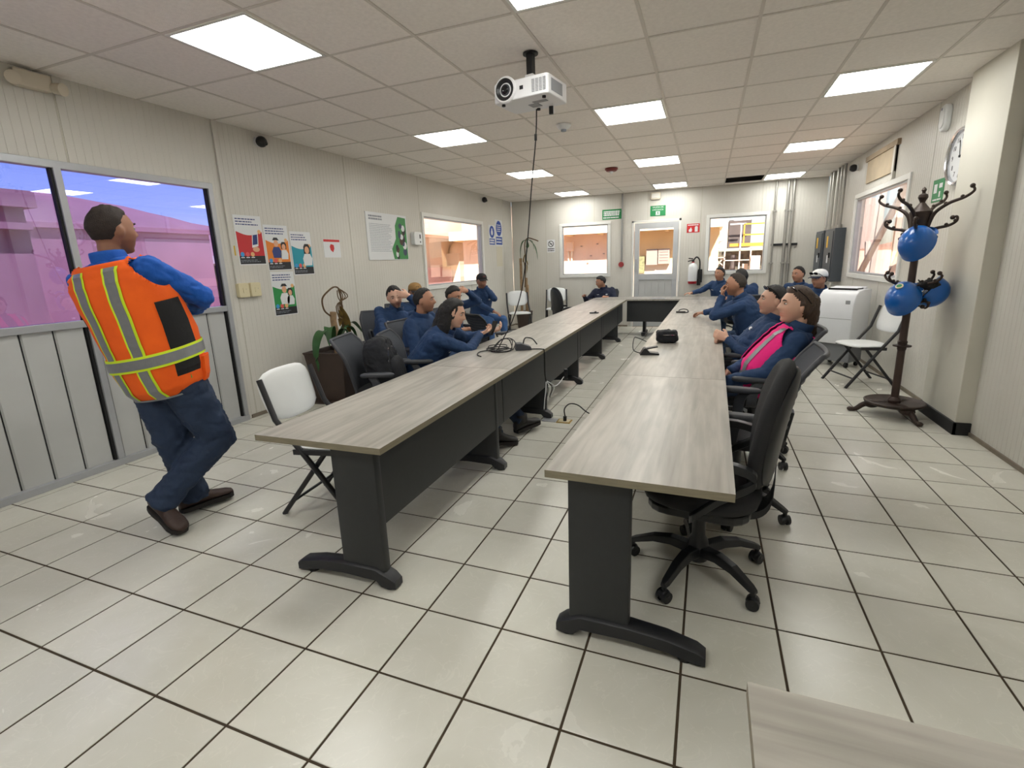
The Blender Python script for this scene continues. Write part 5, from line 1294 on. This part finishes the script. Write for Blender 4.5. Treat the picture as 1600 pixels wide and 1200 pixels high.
# electrical cabinets
M_elec = mat('dark_grey_enamel', (72, 78, 84), .45, var=.04)
for a, w, l in ((9.02, .62, 'dark grey electrical cabinet nearer the corner'), (8.22, .66, 'dark grey electrical cabinet with yellow stickers nearer the window')):
    s = wobj('electrical_cabinet', 'R', a, 1.38, l, 'cabinet', 'dark grey electrical cabinets'); MB().bx(-w / 2, w / 2, -.41, .41, 0, .15).build('body', M_elec, s, bevel=.006)
    dr = MB().bx(-w / 2 + .05, w / 2 - .05, -.37, .37, .15, .162).build('door', M_elec, s, bevel=.004); MB().bx(.16, .19, -.04, .04, .162, .18).build('latch', M_dark, dr); flat(dr, 'sticker', rect(-.12, -.02, .12, .3), .1625, pm('warning_yellow', (226, 180, 50))); flat(dr, 'sticker', rect(-.02, .07, -.12, 0), .1625, P_white)
s = wobj('blanking_panel', 'R', 6.5, 2.45, 'grubby beige blanking panel above the right wall window', 'panel'); MB().bx(-.55, .56, -.14, .14, 0, .02).build('sheet', mat('stained_panel', (188, 172, 146), .7, var=.12, vscale=4), s); MB().bx(-.6, .62, .14, .2, 0, .035).build('top_rail', mat('stained_rail', (168, 150, 126), .7, var=.2, vscale=5), s); MB().bx(.5, .56, -.22, .14, 0, .03).build('side_rail', M_panel, s)
# extinguisher
s = wobj('fire_extinguisher', 'F', .78, .9, 'fire extinguisher with white label and black hose hanging by the door', 'extinguisher')
ex = mat('extinguisher_red', (170, 26, 40), .35); R90 = Matrix.Rotation(-PI / 2, 3, 'X')
def up_lathe(prof, c): return MB().lathe(prof, 20, c, R90)
up_lathe([(.001, 0), (.075, .0), (.085, .02), (.085, .32), (.07, .37), (.03, .40), (.028, .43)], (-.02, 0, .11)).build('cylinder', ex, s, smooth=.7)
up_lathe([(.0862, .05), (.0866, .06), (.0866, .32), (.072, .374), (.031, .403), (.03, .41)], (-.02, 0, .11)).build('label_wrap', P_white, s, smooth=.7)
MB().box((-.02, .45, .11), (.05, .04, .05)).bar((-.02, .47, .11), (-.12, .44, .13), .02, .015).bar((-.02, .49, .11), (-.11, .50, .13), .02, .012).build('valve', M_blackpl, s, bevel=.004)
MB().tube(spline([(-.02, .45, .12), (.04, .52, .13), (.1, .46, .13), (.11, .3, .12), (.10, .08, .12)], 5), .014, 8).build('hose', M_dark, s, smooth=1); MB().cyl((.10, .09, .12), (.10, -.03, .12), .026, .034).build('nozzle', M_dark, s, smooth=.6); MB().bx(.08, .16, .02, .28, .0, .10).build('bracket', M_dark, s, bevel=.01)
# clock, lamp and sign on the right wall
ck = wobj('wall_clock', 'R', 4.24, 2.175, 'round chrome rimmed wall clock half hidden by the pillar', 'clock')
MB().lathe([(.235, 0), (.235, .035), (.222, .055), (.205, .05), (.2, .03), (.2, .0)], 40).build('rim', M_chrome, ck, smooth=.8); MB().lathe([(.2, .01), (.2, .025), (.001, .025)], 40).build('dial', P_white, ck)
for k in range(12):
    a = PI / 2 - 2 * PI * (k + 1) / 12; text_mesh(str(k + 1), .055, 'numeral', P_blk, ck, Matrix.Translation((math.cos(a) * .155, math.sin(a) * .155, .026)))
MB().bar((0, 0, .03), (.06, .05, .03), .012, .003).build('hour_hand', P_blk, ck); MB().bar((0, 0, .034), (-.03, .13, .034), .008, .003).build('minute_hand', P_blk, ck); MB().cyl((0, 0, .025), (0, 0, .04), .01).build('hub', P_blk, ck)
la = wobj('emergency_lamp', 'R', 4.67, 2.57, 'white oval emergency lamp high on the right wall near the clock', 'lamp'); MB().prism([(x * 1., y) for x, y in rrect(.13, .23, .06, 8)], 0, .05).build('casing', M_whitepl, la, bevel=.012, bseg=3); MB().prism(rrect(.085, .17, .04, 6), .05, .06).build('diffuser', M_whitepl, la, bevel=.004); flat(la, 'button', disc(0, .075, .012), .0602, P_grey, .002)
gs = wobj('green_sign', 'R', 4.67, 1.95, 'small green sign on the right wall behind the coat stand top', 'sign'); MB().bx(-.12, .12, -.1, .1, 0, .004).build('plate', P_green, gs); flat(gs, 'printed_symbol', rect(-.09, -.02, -.02, .06), .0042, P_white); flat(gs, 'printed_symbol', rect(.02, .09, .02, .06), .0042, P_white); flat(gs, 'printed_symbol', rect(.03, .06, -.06, -.01), .0042, P_white); lines(gs, -.09, .09, [-.08], .014, P_white, .0042, .1)
# detectors and vent in the ceiling
dt = empty('smoke_detector', (-.37, 3.92, ZC), 0, 'white smoke detector on the ceiling behind the projector', 'detector')
MB().lathe([(.075, 0), (.075, -.012), (.055, -.035), (.03, -.045), (.001, -.045)], 24).build('base', M_whitepl, dt, smooth=.7); MB().lathe([(.028, -.045), (.026, -.062), (.001, -.064)], 16).build('sensor', P_grey, dt, smooth=.7)
dt = empty('fire_beacon', (-.37, 6.55, ZC), 0, 'dark red fire beacon on the ceiling', 'beacon')
MB().lathe([(.095, 0), (.095, -.02), (.07, -.045), (.001, -.05)], 24).build('base', mat('beacon_red', (110, 30, 28), .4), dt, smooth=.7); MB().ell((0, 0, -.055), (.028, .028, .022)).build('lens', M_whitepl, dt, smooth=3)
vt = empty('ceiling_vent', (1.5685, 8.92, ZC), 0, 'dark open slot in the far ceiling near the right lights', 'vent'); MB().bx(-.31, .31, -.31, .31, .10, .12).build('cavity', M_void, vt); MB().bx(-.31, .31, .29, .31, .002, .12).build('end', M_void, vt)
for x in (-.31, .30): MB().bx(x, x + .01, -.31, .31, .004, .1).build('side', M_void, vt)

# ================================================================== PROJECTOR AND ITS CABLE
M_pj = mat('projector_white', (232, 232, 234), .4); M_vent = mat('projector_vent', (150, 152, 156), .6)
pj = empty('projector', (-.105, 2.16, 2.505), -.17, 'white ceiling projector hanging from a black pole', 'projector')
MB().prism(rrect(.40, .29, .025), -.06, .055).build('body', M_pj, pj, bevel=.008, bseg=3)
Rf = Matrix.Rotation(PI / 2, 3, 'X')
lr = MB().lathe([(.078, -.02), (.080, .004), (.074, .012), (.064, .012), (.058, -.01), (.055, -.02)], 30, (-.105, -.145, .008), Rf).build('lens_ring', M_pj, pj, smooth=.7)
MB().lathe([(.066, -.008), (.066, .0135), (.06, .0135), (.036, -.004), (.001, -.005)], 26, (-.105, -.145, .008), Rf).build('lens_well', M_blackpl, lr); MB().lathe([(.034, -.012), (.034, .004), (.026, .008), (.022, .002)], 22, (-.105, -.145, .008), Rf).build('lens_barrel', M_greypl, lr, smooth=.6); MB().ell((-.105, -.152, .008), (.024, .008, .024)).build('lens', M_glass, lr, smooth=3)
MB().bx(.0, .025, -.147, -.144, -.01, .012).build('ir_window', P_blk, pj)
for k in range(4):
    x0 = .088 + k * .026; v = MB()
    for i in range(9): v.bx(x0, x0 + .02, -.1475, -.1445, -.04 + i * .0085, -.0355 + i * .0085)
    tag(v.build('front_grille', M_vent, pj), kind='stuff')
MB().bx(.198, .2015, -.10, .06, -.035, .035).build('side_grille', M_vent, pj)
MB().bx(-.02, .05, .0, .07, -.063, -.06).build('label', M_vent, pj); MB().bx(.03, .13, -.04, .0, -.0625, -.06).build('label', M_vent, pj)
for x, y in ((-.15, -.1), (.15, -.1), (.0, .11)): MB().cyl((x, y, -.072), (x, y, -.06), .012).build('foot', M_dark, pj)
MB().bx(-.03, .03, -.02, .04, .055, .115).bx(-.05, .05, -.04, .06, .055, .065).build('mount_bracket', M_pj, pj, bevel=.003); MB().bx(-.022, .022, -.012, .032, .11, .245).build('drop_pole', M_blackpl, pj, bevel=.003); MB().cyl((0, .01, .236), (0, .01, .245), .05).build('ceiling_plate', M_blackpl, pj)
MB().box((.09, .12, -.085), (.03, .02, .05), .3).build('plug', M_blackpl, pj, bevel=.003)
path = [(-.10, 2.26, 2.44), (-.105, 2.262, 2.33), (-.12, 2.27, 2.2), (-.16, 2.29, 1.95), (-.22, 2.33, 1.55), (-.30, 2.40, 1.22), (-.42, 2.47, .96), (-.53, 2.52, .80), (-.58, 2.54, .712), (-.55, 2.58, .706)]
cb = empty('projector_cable', (0, 0, 0), 0, 'thin black cable hanging from the projector to the left table', 'cable')
MB().tube(spline(path, 6), .0045, 6).build('cord', M_dark, cb, smooth=3); MB().cyl((-.112, 2.265, 2.285), (-.113, 2.266, 2.245), .009).build('connector', M_dark, cb)

# ================================================================== COAT STAND AND HELMETS
M_iron = mat('bronze_cast_iron', (58, 46, 40), .5, .35, var=.25, vscale=25, bump=.2, bscale=80); M_pole = mat('dark_wood_pole', (62, 46, 40), .5, var=.2, vscale=12)
cs = empty('coat_stand', (2.63, 3.84, 0), .3, 'ornate dark coat stand with scroll hooks in front of the pillar', 'coat stand')
MB().lathe([(.001, .115), (.17, .115), (.215, .135), (.225, .13), (.22, .115), (.19, .10), (.08, .095), (.05, .10)], 32).build('base_plate', M_iron, cs, smooth=.7)
for k in range(3):
    a = 2 * PI * k / 3 + .55; c, s = math.cos(a), math.sin(a); P_ = [(c * r_, s * r_, z) for r_, z in ((.05, .10), (.15, .10), (.22, .07), (.27, .025), (.31, .018))]
    MB().tube(spline(P_, 4), [.03 - .012 * i / 16 for i in range(17)], 8).ell((c * .31, s * .31, .02), (.028, .028, .02), 10, 8).ell((c * .16, s * .16, .085), (.06, .06, .035), 12, 8).build('scroll_foot', M_iron, cs, smooth=1.2)
MB().cyl((0, 0, .11), (0, 0, 1.58), .03, .026, 16).lathe([(.045, .11), (.05, .14), (.032, .17)], 16).build('pole', M_pole, cs, smooth=.6)
MB().lathe([(.028, .58), (.034, .60), (.032, .612), (.066, .618), (.066, .628), (.034, .636), (.036, .66), (.028, .67)], 20).build('collar', M_iron, cs, smooth=.5)
MB().lathe([(.026, 1.50), (.045, 1.53), (.06, 1.58), (.066, 1.66), (.075, 1.70), (.076, 1.72), (.06, 1.735), (.04, 1.76), (.018, 1.79), (.02, 1.80), (.034, 1.83), (.03, 1.85), (.012, 1.862), (.012, 1.875), (.018, 1.885), (.012, 1.90), (.001, 1.91)], 22).build('urn_finial', M_iron, cs, smooth=.6)
def hook(a, pts, r0, r1, name='hook'):
    c, s = math.cos(a), math.sin(a); P_ = spline([(c * r_, s * r_, z) for r_, z in pts], 5); n_ = len(P_)
    q = MB().tube(P_, [r0 + (r1 - r0) * i / (n_ - 1) for i in range(n_)], 8); e_ = P_[-1]; q.ell(e_, (.017, .017, .017), 10, 8)
    for f_ in (.35, .55): p = P_[int(n_ * f_)]; q.ell(p + Vector((0, 0, .012)), (.014, .014, .014), 8, 6)
    q.build(name, M_iron, cs, smooth=1.2)
for k in range(4):
    a = k * PI / 2 - 1.085
    hook(a, [(.06, 1.60), (.095, 1.70), (.18, 1.765), (.28, 1.80), (.33, 1.84), (.315, 1.875)], .016, .008)
    hook(a + .35, [(.05, 1.56), (.11, 1.585), (.18, 1.60), (.225, 1.63), (.225, 1.665), (.20, 1.66)], .013, .008, 'small_hook')
    hook(a + .2, [(.045, 1.53), (.09, 1.55), (.12, 1.51), (.10, 1.485), (.085, 1.50)], .010, .007, 'scroll')
for k in range(4):
    a = k * PI / 2 + .3
    hook(a, [(.025, 1.10), (.07, 1.14), (.13, 1.15), (.20, 1.17), (.235, 1.21), (.215, 1.235)], .014, .008, 'middle_hook')
    hook(a, [(.025, 1.02), (.08, 1.0), (.14, 1.01), (.165, .98), (.145, .955), (.12, .965)], .011, .007, 'scroll')
MB().lathe([(.03, 1.0), (.045, 1.03), (.05, 1.07), (.045, 1.11), (.03, 1.14)], 18).build('hook_boss', M_iron, cs, smooth=.6)
M_helm = mat('blue_helmet_shell', (18, 96, 180), .28, coat=.3, var=.05, vscale=6); M_helmin = mat('helmet_liner', (24, 26, 30), .7)
def helmet(c, ax, label, emblem=False, r=.128):
    h = empty('safety_helmet', c, 0, label, 'helmet', 'blue safety helmets'); z = Vector(ax).normalized(); x, y, _ = frame_from(z); Mx = Matrix((x, y, z)).transposed()
    prof = [(1.0, -.30), (1.03, -.28), (1.0, -.2), (.99, 0), (.94, .3), (.80, .6), (.55, .83), (.28, .95), (.001, 1.0)]
    MB().rings([[Mx @ Vector((math.cos(a) * q * r * .92, math.sin(a) * q * r * 1.12, z_ * r)) for a in [2 * PI * i / 32 for i in range(32)]] for q, z_ in prof]).build('shell', M_helm, h, smooth=.9)
    bm_ = MB(); out = [(math.cos(PI * i / 14) * r * .8, math.sin(PI * i / 14) * r * .55 + r * .75) for i in range(15)]; M4 = Mx.to_4x4(); bm_.prism(out, -.32 * r, -.26 * r, M4).build('peak', M_helm, h, bevel=.002)
    MB().rings([[Mx @ Vector((math.cos(a) * q * r * .86, math.sin(a) * q * r * 1.05, z_ * r)) for a in [2 * PI * i / 24 for i in range(24)]] for q, z_ in ((1.0, -.30), (.98, -.34), (.8, -.34), (.6, -.2))]).build('harness', M_helmin, h, smooth=.8)
    MB().tube(spline([tuple(Mx @ Vector(p)) for p in ((r * .8, 0, -.3 * r), (r * .5, .02, -r * .9), (0, .03, -r * 1.2), (-r * .5, .02, -r * .9), (-r * .8, 0, -.3 * r))], 5), .004, 6).build('chin_strap', M_helmin, h, smooth=1)
    if emblem:
        for rr_, m_, o_ in ((.028, mat('emblem_cream', (214, 206, 170), .5), .002), (.019, P_green, .0035)):
            d_ = (Mx.inverted() @ Vector((-.45, -.55, .9))).normalized(); e_ = (Mx @ d_); xx, yy, zz = frame_from(e_); MM = Matrix((xx, yy, zz)).transposed()
            MB().lathe([(rr_, -.006), (rr_, o_), (.001, o_ + .001)], 18, e_ * r * 1.035, MM).build('emblem', m_, h, smooth=.7)
helmet((2.60, 3.755, 1.475), (-.55, -.55, .45), 'blue safety helmet on the upper hooks of the coat stand')
helmet((2.555, 3.74, 1.035), (-.5, -.6, .5), 'blue safety helmet with a round emblem on the lower hooks', True)
helmet((2.775, 3.83, 1.075), (.5, -.1, -.35), 'dark blue safety helmet behind the coat stand pole, turned inside out', False, .115)
bc = empty('knit_hat', (2.745, 3.77, 1.14), .4, 'crumpled black knit cap stuffed in the rear helmet on the coat stand', 'cap')
q = MB(); q.ell((0, 0, 0), (.085, .055, .045), 20, 14)
for i in range(9): q.ell((random.uniform(-.06, .06), random.uniform(-.03, .03), random.uniform(0, .035)), (.025, .025, .02), 10, 8)
kc = remesh(q, .007, 3, .5, .012, 30.); kc.materials.append(cloth('black_knit', (18, 18, 20))); o_ = bpy.data.objects.new('knit', kc); COL.objects.link(o_); o_.parent = bc

# ================================================================== PORTABLE COOLER
M_cool = mat('cooler_white', (228, 230, 234), .35, var=.02)
ac = empty('portable_cooler', (2.66, 6.05, 0), -.70, 'white portable air cooler on castors beside the right wall window', 'cooler')
sec = [(.30, -.17), (.40, -.19), (.62, -.20), (.80, -.185), (.90, -.15), (.955, -.09), (.97, -.02)]
R = [[(-.215, y, z), (.215, y, z), (.225, y + .03, z), (.225, .17, z), (-.225, .17, z), (-.225, y + .03, z)] for z, y in sec]
MB().rings(R).build('casing', M_cool, ac, smooth=.6, bevel=.006); MB().bx(-.2, .2, -.13, .16, .07, .31).build('lower_body', mat('cooler_base_grey', (120, 122, 126), .6), ac, bevel=.01)  # lower body is plain grey below the white casing
MB().bx(-.17, .17, -.06, .12, .955, .985).build('louvre_well', M_blackpl, ac)
for k in range(4): MB().box((0, -.035 + k * .045, .985), (.32, .03, .006), rot=Matrix.Rotation(.5, 3, 'X')).build('louvre', M_cool, ac)
MB().bx(-.19, .19, .08, .15, .95, 1.0).build('rear_handle', M_cool, ac, bevel=.015)
MB().bx(-.21, .21, -.2025, -.199, .615, .62).build('panel_seam', M_vent, ac); MB().bx(.12, .17, -.186, -.182, .80, .845).build('control_label', M_vent, ac)
for x in (-.16, .16):
    for y in (-.1, .13): MB().cyl((x - .012, y, .035), (x + .012, y, .035), .035).bx(x - .016, x + .016, y - .01, y + .01, .035, .075).build('caster', M_dark, ac, smooth=.6)

# ================================================================== PLANTS
M_leaf = mat('dark_leaf', (44, 84, 40), .5, var=.25, vscale=14); M_dead = mat('withered_leaf', (120, 96, 44), .8, var=.3, vscale=12); M_stem = mat('cane_stem', (150, 124, 94), .8, var=.2, vscale=20, bump=.3, bscale=40); M_vine = mat('dry_vine', (92, 70, 44), .8)
M_soil = mat('soil', (46, 36, 30), 1, var=.3, vscale=30); M_pot = mat('brown_planter', (64, 50, 44), .5, var=.08, vscale=6)
def leaf(root, path, w, m, name='leaf', roll=0.):
    P_ = spline(path, 5); q = MB(); R = []; n_ = len(P_)
    for i, p in enumerate(P_):
        t = i / (n_ - 1); d = (P_[min(i + 1, n_ - 1)] - P_[max(i - 1, 0)]).normalized(); sd = d.cross(UPZ); sd = sd.normalized() if sd.length > .05 else Vector((0, 1, 0)); sd = Quaternion(d, roll) @ sd; nn = sd.cross(d)
        ww = w * math.sin(PI * min(1, max(.03, t ** .8 * .97 + .02))) + .002; R.append([p - sd * ww + nn * ww * .3, p - nn * .003, p + sd * ww + nn * ww * .3, p + nn * .002])
    q.rings(R); return q.build(name, m, root, smooth=1)
pp = empty('potted_plant', (-2.76, 3.05, 0), .12, 'half dead potted plant in a tall brown square planter by the left wall', 'plant')
R = []
for z, h_ in ((0, .17), (.02, .18), (.53, .235), (.55, .245), (.56, .245), (.56, .215), (.50, .205)): R.append([(-h_, -h_, z), (h_, -h_, z), (h_, h_, z), (-h_, h_, z)])
MB().rings(R, cap=True).build('planter', M_pot, pp, bevel=.006); MB().bx(-.2, .2, -.2, .2, .46, .515).build('soil', M_soil, pp); MB().bx(-.26, .26, -.26, .26, 0, .018).build('saucer', M_pot, pp, bevel=.006)
MB().tube(spline([(0, .02, .5), (.01, .03, .7), (0, .02, .86), (.01, .02, .97)], 4), [.035, .034, .033, .033, .032, .033, .035, .034, .033, .034, .036, .036, .034], 10).build('cane', M_stem, pp, smooth=1)
MB().tube(spline([(.0, -.02, .93), (-.02, -.09, 1.0), (-.02, -.10, 1.12), (.01, -.02, 1.2), (.02, .08, 1.235), (.02, .16, 1.20), (.02, .18, 1.05), (.02, .14, .9)], 5), .009, 6).build('dry_stalk', M_vine, pp, smooth=1)
for k in range(5): MB().tube(spline([(.02, .12 + .02 * k, 1.215 - .01 * abs(k - 2)), (.03 + .01 * k, .11 + .03 * k, 1.12), (.02, .19 - .03 * k, 1.02), (.02, .15 + .008 * k, .90 - .04 * k)], 5), .006, 5).build('dry_stalk', M_vine, pp, smooth=1)
leaf(pp, [(.02, .14, 1.02), (.03, .18, .9), (.03, .22, .76), (.03, .24, .62)], .05, M_dead, 'withered_leaf'); leaf(pp, [(.02, .12, .98), (.02, .13, .88), (.02, .10, .80)], .03, M_dead, 'withered_leaf')
for pth, w in (([(0, -.02, .58), (.02, -.18, .78), (.04, -.32, .74), (.05, -.40, .60), (.05, -.40, .40)], .05), ([(0, -.02, .6), (.05, -.12, .80), (.08, -.2, .80), (.10, -.24, .64)], .05), ([(.02, .0, .6), (.12, .0, .78), (.16, .02, .72), (.2, .02, .52)], .055), ([(0, .05, .6), (.05, .16, .78), (.09, .24, .72), (.12, .28, .52)], .05), ([(0, .05, .6), (.02, .22, .80), (.02, .38, .80), (.04, .52, .66)], .045), ([(0, 0, .58), (-.1, .0, .75), (-.16, -.05, .7)], .045)): leaf(pp, pth, w, M_leaf)
cp2 = empty('corner_plant', (-2.70, 8.95, 0), 0, 'tall drooping plant with bare canes in the far left corner', 'plant')
MB().lathe([(.12, 0), (.15, .02), (.18, .36), (.19, .38), (.17, .38), (.16, .33), (.001, .33)], 20).build('pot', M_pot, cp2, smooth=.6)
for x, y, t, r_ in ((-.06, .0, 1.52, .032), (.04, .05, 1.1, .03), (.1, -.05, .95, .026)): MB().tube(spline([(x, y, .3), (x + .01, y, .8), (x - .0, y + .02, t)], 4), r_, 8).build('cane', M_stem, cp2, smooth=1)
MB().tube(spline([(.02, .02, .9), (.06, .0, 1.4), (.05, .0, 1.8), (.12, .0, 1.93), (.26, .0, 1.9), (.36, .0, 1.86)], 5), .012, 6).build('stalk', M_vine, cp2, smooth=1)
for pth, w in (([(.08, 0, 1.9), (.0, .02, 1.85), (-.05, .02, 1.7), (-.06, .02, 1.5)], .03), ([(.12, 0, 1.92), (.24, .02, 1.8), (.3, .02, 1.65), (.33, .02, 1.48)], .03), ([(.1, 0, 1.9), (.12, -.02, 1.75), (.1, -.02, 1.6), (.09, -.02, 1.42)], .035), ([(.1, 0, 1.9), (.2, .05, 1.86), (.24, .06, 1.7)], .025)): leaf(cp2, pth, w, M_leaf)
for pth, w in (([(.05, 0, 1.6), (.02, .0, 1.45), (.04, .0, 1.3)], .035), ([(.07, .0, 1.5), (.1, .0, 1.36), (.08, .0, 1.2)], .03)): leaf(cp2, pth, w, M_dead, 'withered_leaf')

# ================================================================== BACKPACK AND TABLE THINGS
M_bag = cloth('black_nylon', (20, 22, 28), .4)
bg = empty('backpack', (-1.33, 2.06, .475), D2(-70), 'black backpack leaning on the grey meeting chair', 'backpack')
q = MB(); superpad(q, Vector((0, -.06, .20)), Vector((1, 0, 0)), Vector((0, -.22, .97)).normalized(), Vector((0, .97, .22)).normalized(), .17, .215, .10, 3, 0, 28, taper=.12); kb = remesh(q, .010, 4, .5, .02, 9.); kb.materials.append(M_bag); o_ = bpy.data.objects.new('main_bag', kb); COL.objects.link(o_); o_.parent = bg
q = MB(); superpad(q, Vector((0, .05, .13)), Vector((1, 0, 0)), Vector((0, -.22, .97)).normalized(), Vector((0, .97, .22)).normalized(), .13, .12, .045, 3); q.build('front_pocket', M_bag, bg, smooth=1.2)
MB().tube(spline([(-.04, -.13, .40), (-.03, -.14, .455), (.03, -.14, .455), (.04, -.13, .40)], 5), .010, 8).build('grab_handle', M_bag, bg, smooth=1)
for s in (-1, 1): MB().tube(spline([(s * .06, -.15, .38), (s * .10, -.17, .3), (s * .13, -.15, .12), (s * .12, -.1, .02)], 5), .014, 6).build('shoulder_strap', M_bag, bg, smooth=1)
MB().tube(spline([(-.13, .03, .1), (-.12, .02, .27), (0, .0, .33), (.12, .02, .27), (.13, .03, .1)], 5), .004, 5).build('zip', M_chrome, bg, smooth=1)
ph = empty('mobile_phone', (-.79, 2.92, .845), -.52, 'dark mobile phone held by the woman with long black hair', 'phone'); MB().box((0, 0, 0), (.07, .010, .14), rot=Matrix.Rotation(-.5, 3, 'X')).build('body', M_blackpl, ph, bevel=.004); MB().box((0, -.0043, .0024), (.062, .003, .130), rot=Matrix.Rotation(-.5, 3, 'X')).build('screen', M_glass, ph)
mc = empty('conference_microphone', (-.40, 2.66, H), .5, 'grey conference microphone among coiled cables on the left table', 'microphone'); MB().prism([(-.07, 0), (.07, 0), (.06, .03), (-.02, .06), (-.06, .06)], -.05, .05, Matrix(((1, 0, 0, 0), (0, 0, -1, 0), (0, 1, 0, 0), (0, 0, 0, 1)))).build('body', M_greypl, mc, bevel=.006); MB().tube(spline([(.0, 0, .05), (.02, 0, .10), (.08, 0, .09), (.12, 0, .04)], 4), .006, 6).build('stalk', M_blackpl, mc, smooth=1)
rng = random.Random(11)
cc = empty('coiled_cables', (-.58, 2.58, H), 0, 'tangle of black cables on the left table near the phone', 'cable')
for k in range(5):
    pts = []; cx_, cy_, rr_ = rng.uniform(-.06, .1), rng.uniform(-.08, .1), rng.uniform(.05, .10)
    for i in range(15): a = i * .6 + k; pts.append((cx_ + math.cos(a) * rr_ * (1 + .2 * math.sin(i)), cy_ + math.sin(a) * rr_ * 1.3, .006 + (.08 * max(0, math.sin(a)) if k < 2 else .004 * k)))
    MB().tube(spline(pts, 4), .0042, 6).build('cord', M_dark, cc, smooth=3)
MB().tube(spline([(-.05, .0, .01), (-.13, -.12, .008), (-.10, -.24, .005), (-.04, -.3, .005)], 5), .0045, 6).build('cord', M_dark, cc, smooth=3)
dc = empty('dangling_cables', (-.235, 2.72, 0), 0, 'black and white cables dangling over the inner edge of the left table', 'cable')
MB().tube(spline([(-.1, -.05, H + .006), (.0, -.04, H + .006), (.012, -.03, H - .02), (.01, -.02, .5), (.02, .0, .38), (.0, .0, .28)], 6), .005, 6).build('cord', M_dark, dc, smooth=3)
for k in range(5): MB().tube(spline([(.015, 0, .42), (.03 + .01 * k, .03 * (k - 2), .36), (.03, .05 * (k - 2), .27), (.03, .06 * (k - 2), .20 + .02 * k)], 4), .004, 5).build('cord', (M_whitepl, M_dark)[k % 2], dc, smooth=3)
MB().tube(spline([(.02, 0, .37), (.08, .1, .36), (.12, .2, .42)], 4), .004, 5).build('cord', M_whitepl, dc, smooth=3); MB().box((.13, .22, .44), (.03, .05, .09), .4).build('plug', M_blackpl, dc, bevel=.006)
sm = empty('desk_microphone', (-.42, 5.6, H), .2, 'flat black desk microphone on the far part of the left table', 'microphone'); MB().prism(rrect(.13, .07, .02), 0, .014).build('base', M_blackpl, sm, bevel=.004); MB().cyl((0, 0, .014), (.03, .0, .022), .008).build('capsule', M_blackpl, sm)
po = empty('black_pouch', (.735, 3.23, H), .15, 'padded black pouch on the right table', 'pouch'); q = MB(); superpad(q, Vector((0, 0, .055)), Vector((1, 0, 0)), Vector((0, 1, 0)), UPZ, .095, .07, .055, 3.2, 0, 24); kb = remesh(q, .008, 3, .5, .014, 14.); kb.materials.append(M_bag); o_ = bpy.data.objects.new('body', kb); COL.objects.link(o_); o_.parent = po
MB().tube(spline([(-.09, 0, .06), (-.03, -.07, .075), (.05, -.07, .075), (.092, 0, .06)], 5), .003, 5).build('zip', M_chrome, po, smooth=1)
st = empty('phone_stand', (.65, 2.64, H), .2, 'small black wedge shaped stand on the right table nearest the camera', 'stand'); MB().prism([(-.075, 0), (.07, 0), (.07, .012), (.0, .02), (-.03, .055), (-.045, .05)], -.04, .04, Matrix(((1, 0, 0, 0), (0, 0, -1, 0), (0, 1, 0, 0), (0, 0, 0, 1)))).build('wedge', M_blackpl, st, bevel=.003); MB().bar((-.03, 0, .045), (.06, 0, .062), .05, .01).build('cradle', M_blackpl, st, bevel=.003)
MB().tube(spline([(-.07, 0, .01), (-.12, .05, .03), (-.10, .25, .09), (-.05, .42, .06), (.02, .5, .02)], 5), .004, 5).build('cord', M_dark, st, smooth=3)
cl = empty('cable_loop', (.76, 5.75, H), 0, 'loop of black cable on the right table before the leaning man', 'cable'); MB().tube([(math.cos(i * .5) * .06 * (1 + .1 * (i % 3)), math.sin(i * .5) * .09, .008 + .03 * max(0, math.sin(i * .5))) for i in range(26)], .006, 6).build('cord', M_dark, cl, smooth=3); MB().box((-.03, -.05, .012), (.12, .03, .02), .1).build('adapter', M_blackpl, cl, bevel=.004)
fo = empty('floor_outlet', (-.12, 2.91, 0), 0, 'open brass floor outlet between the table rows with a plugged cable', 'outlet'); MB().bx(-.06, .07, -.055, .055, 0, .006).build('frame', mat('brass', (190, 160, 90), .35, .8), fo, bevel=.002); MB().bx(-.045, .055, -.04, .04, .006, .008).build('socket', M_ivory, fo); MB().bx(-.20, -.065, -.05, .05, 0, .006).build('lid', M_alu, fo, bevel=.002); MB().cyl((.01, 0, .006), (.012, 0, .05), .016).build('plug', M_dark, fo); MB().tube(spline([(.012, 0, .05), (.0, .03, .11), (.03, .10, .14), (.1, .14, .12), (.22, .10, .06), (.45, .1, .01)], 6), .006, 6).build('cord', M_dark, fo, smooth=3)
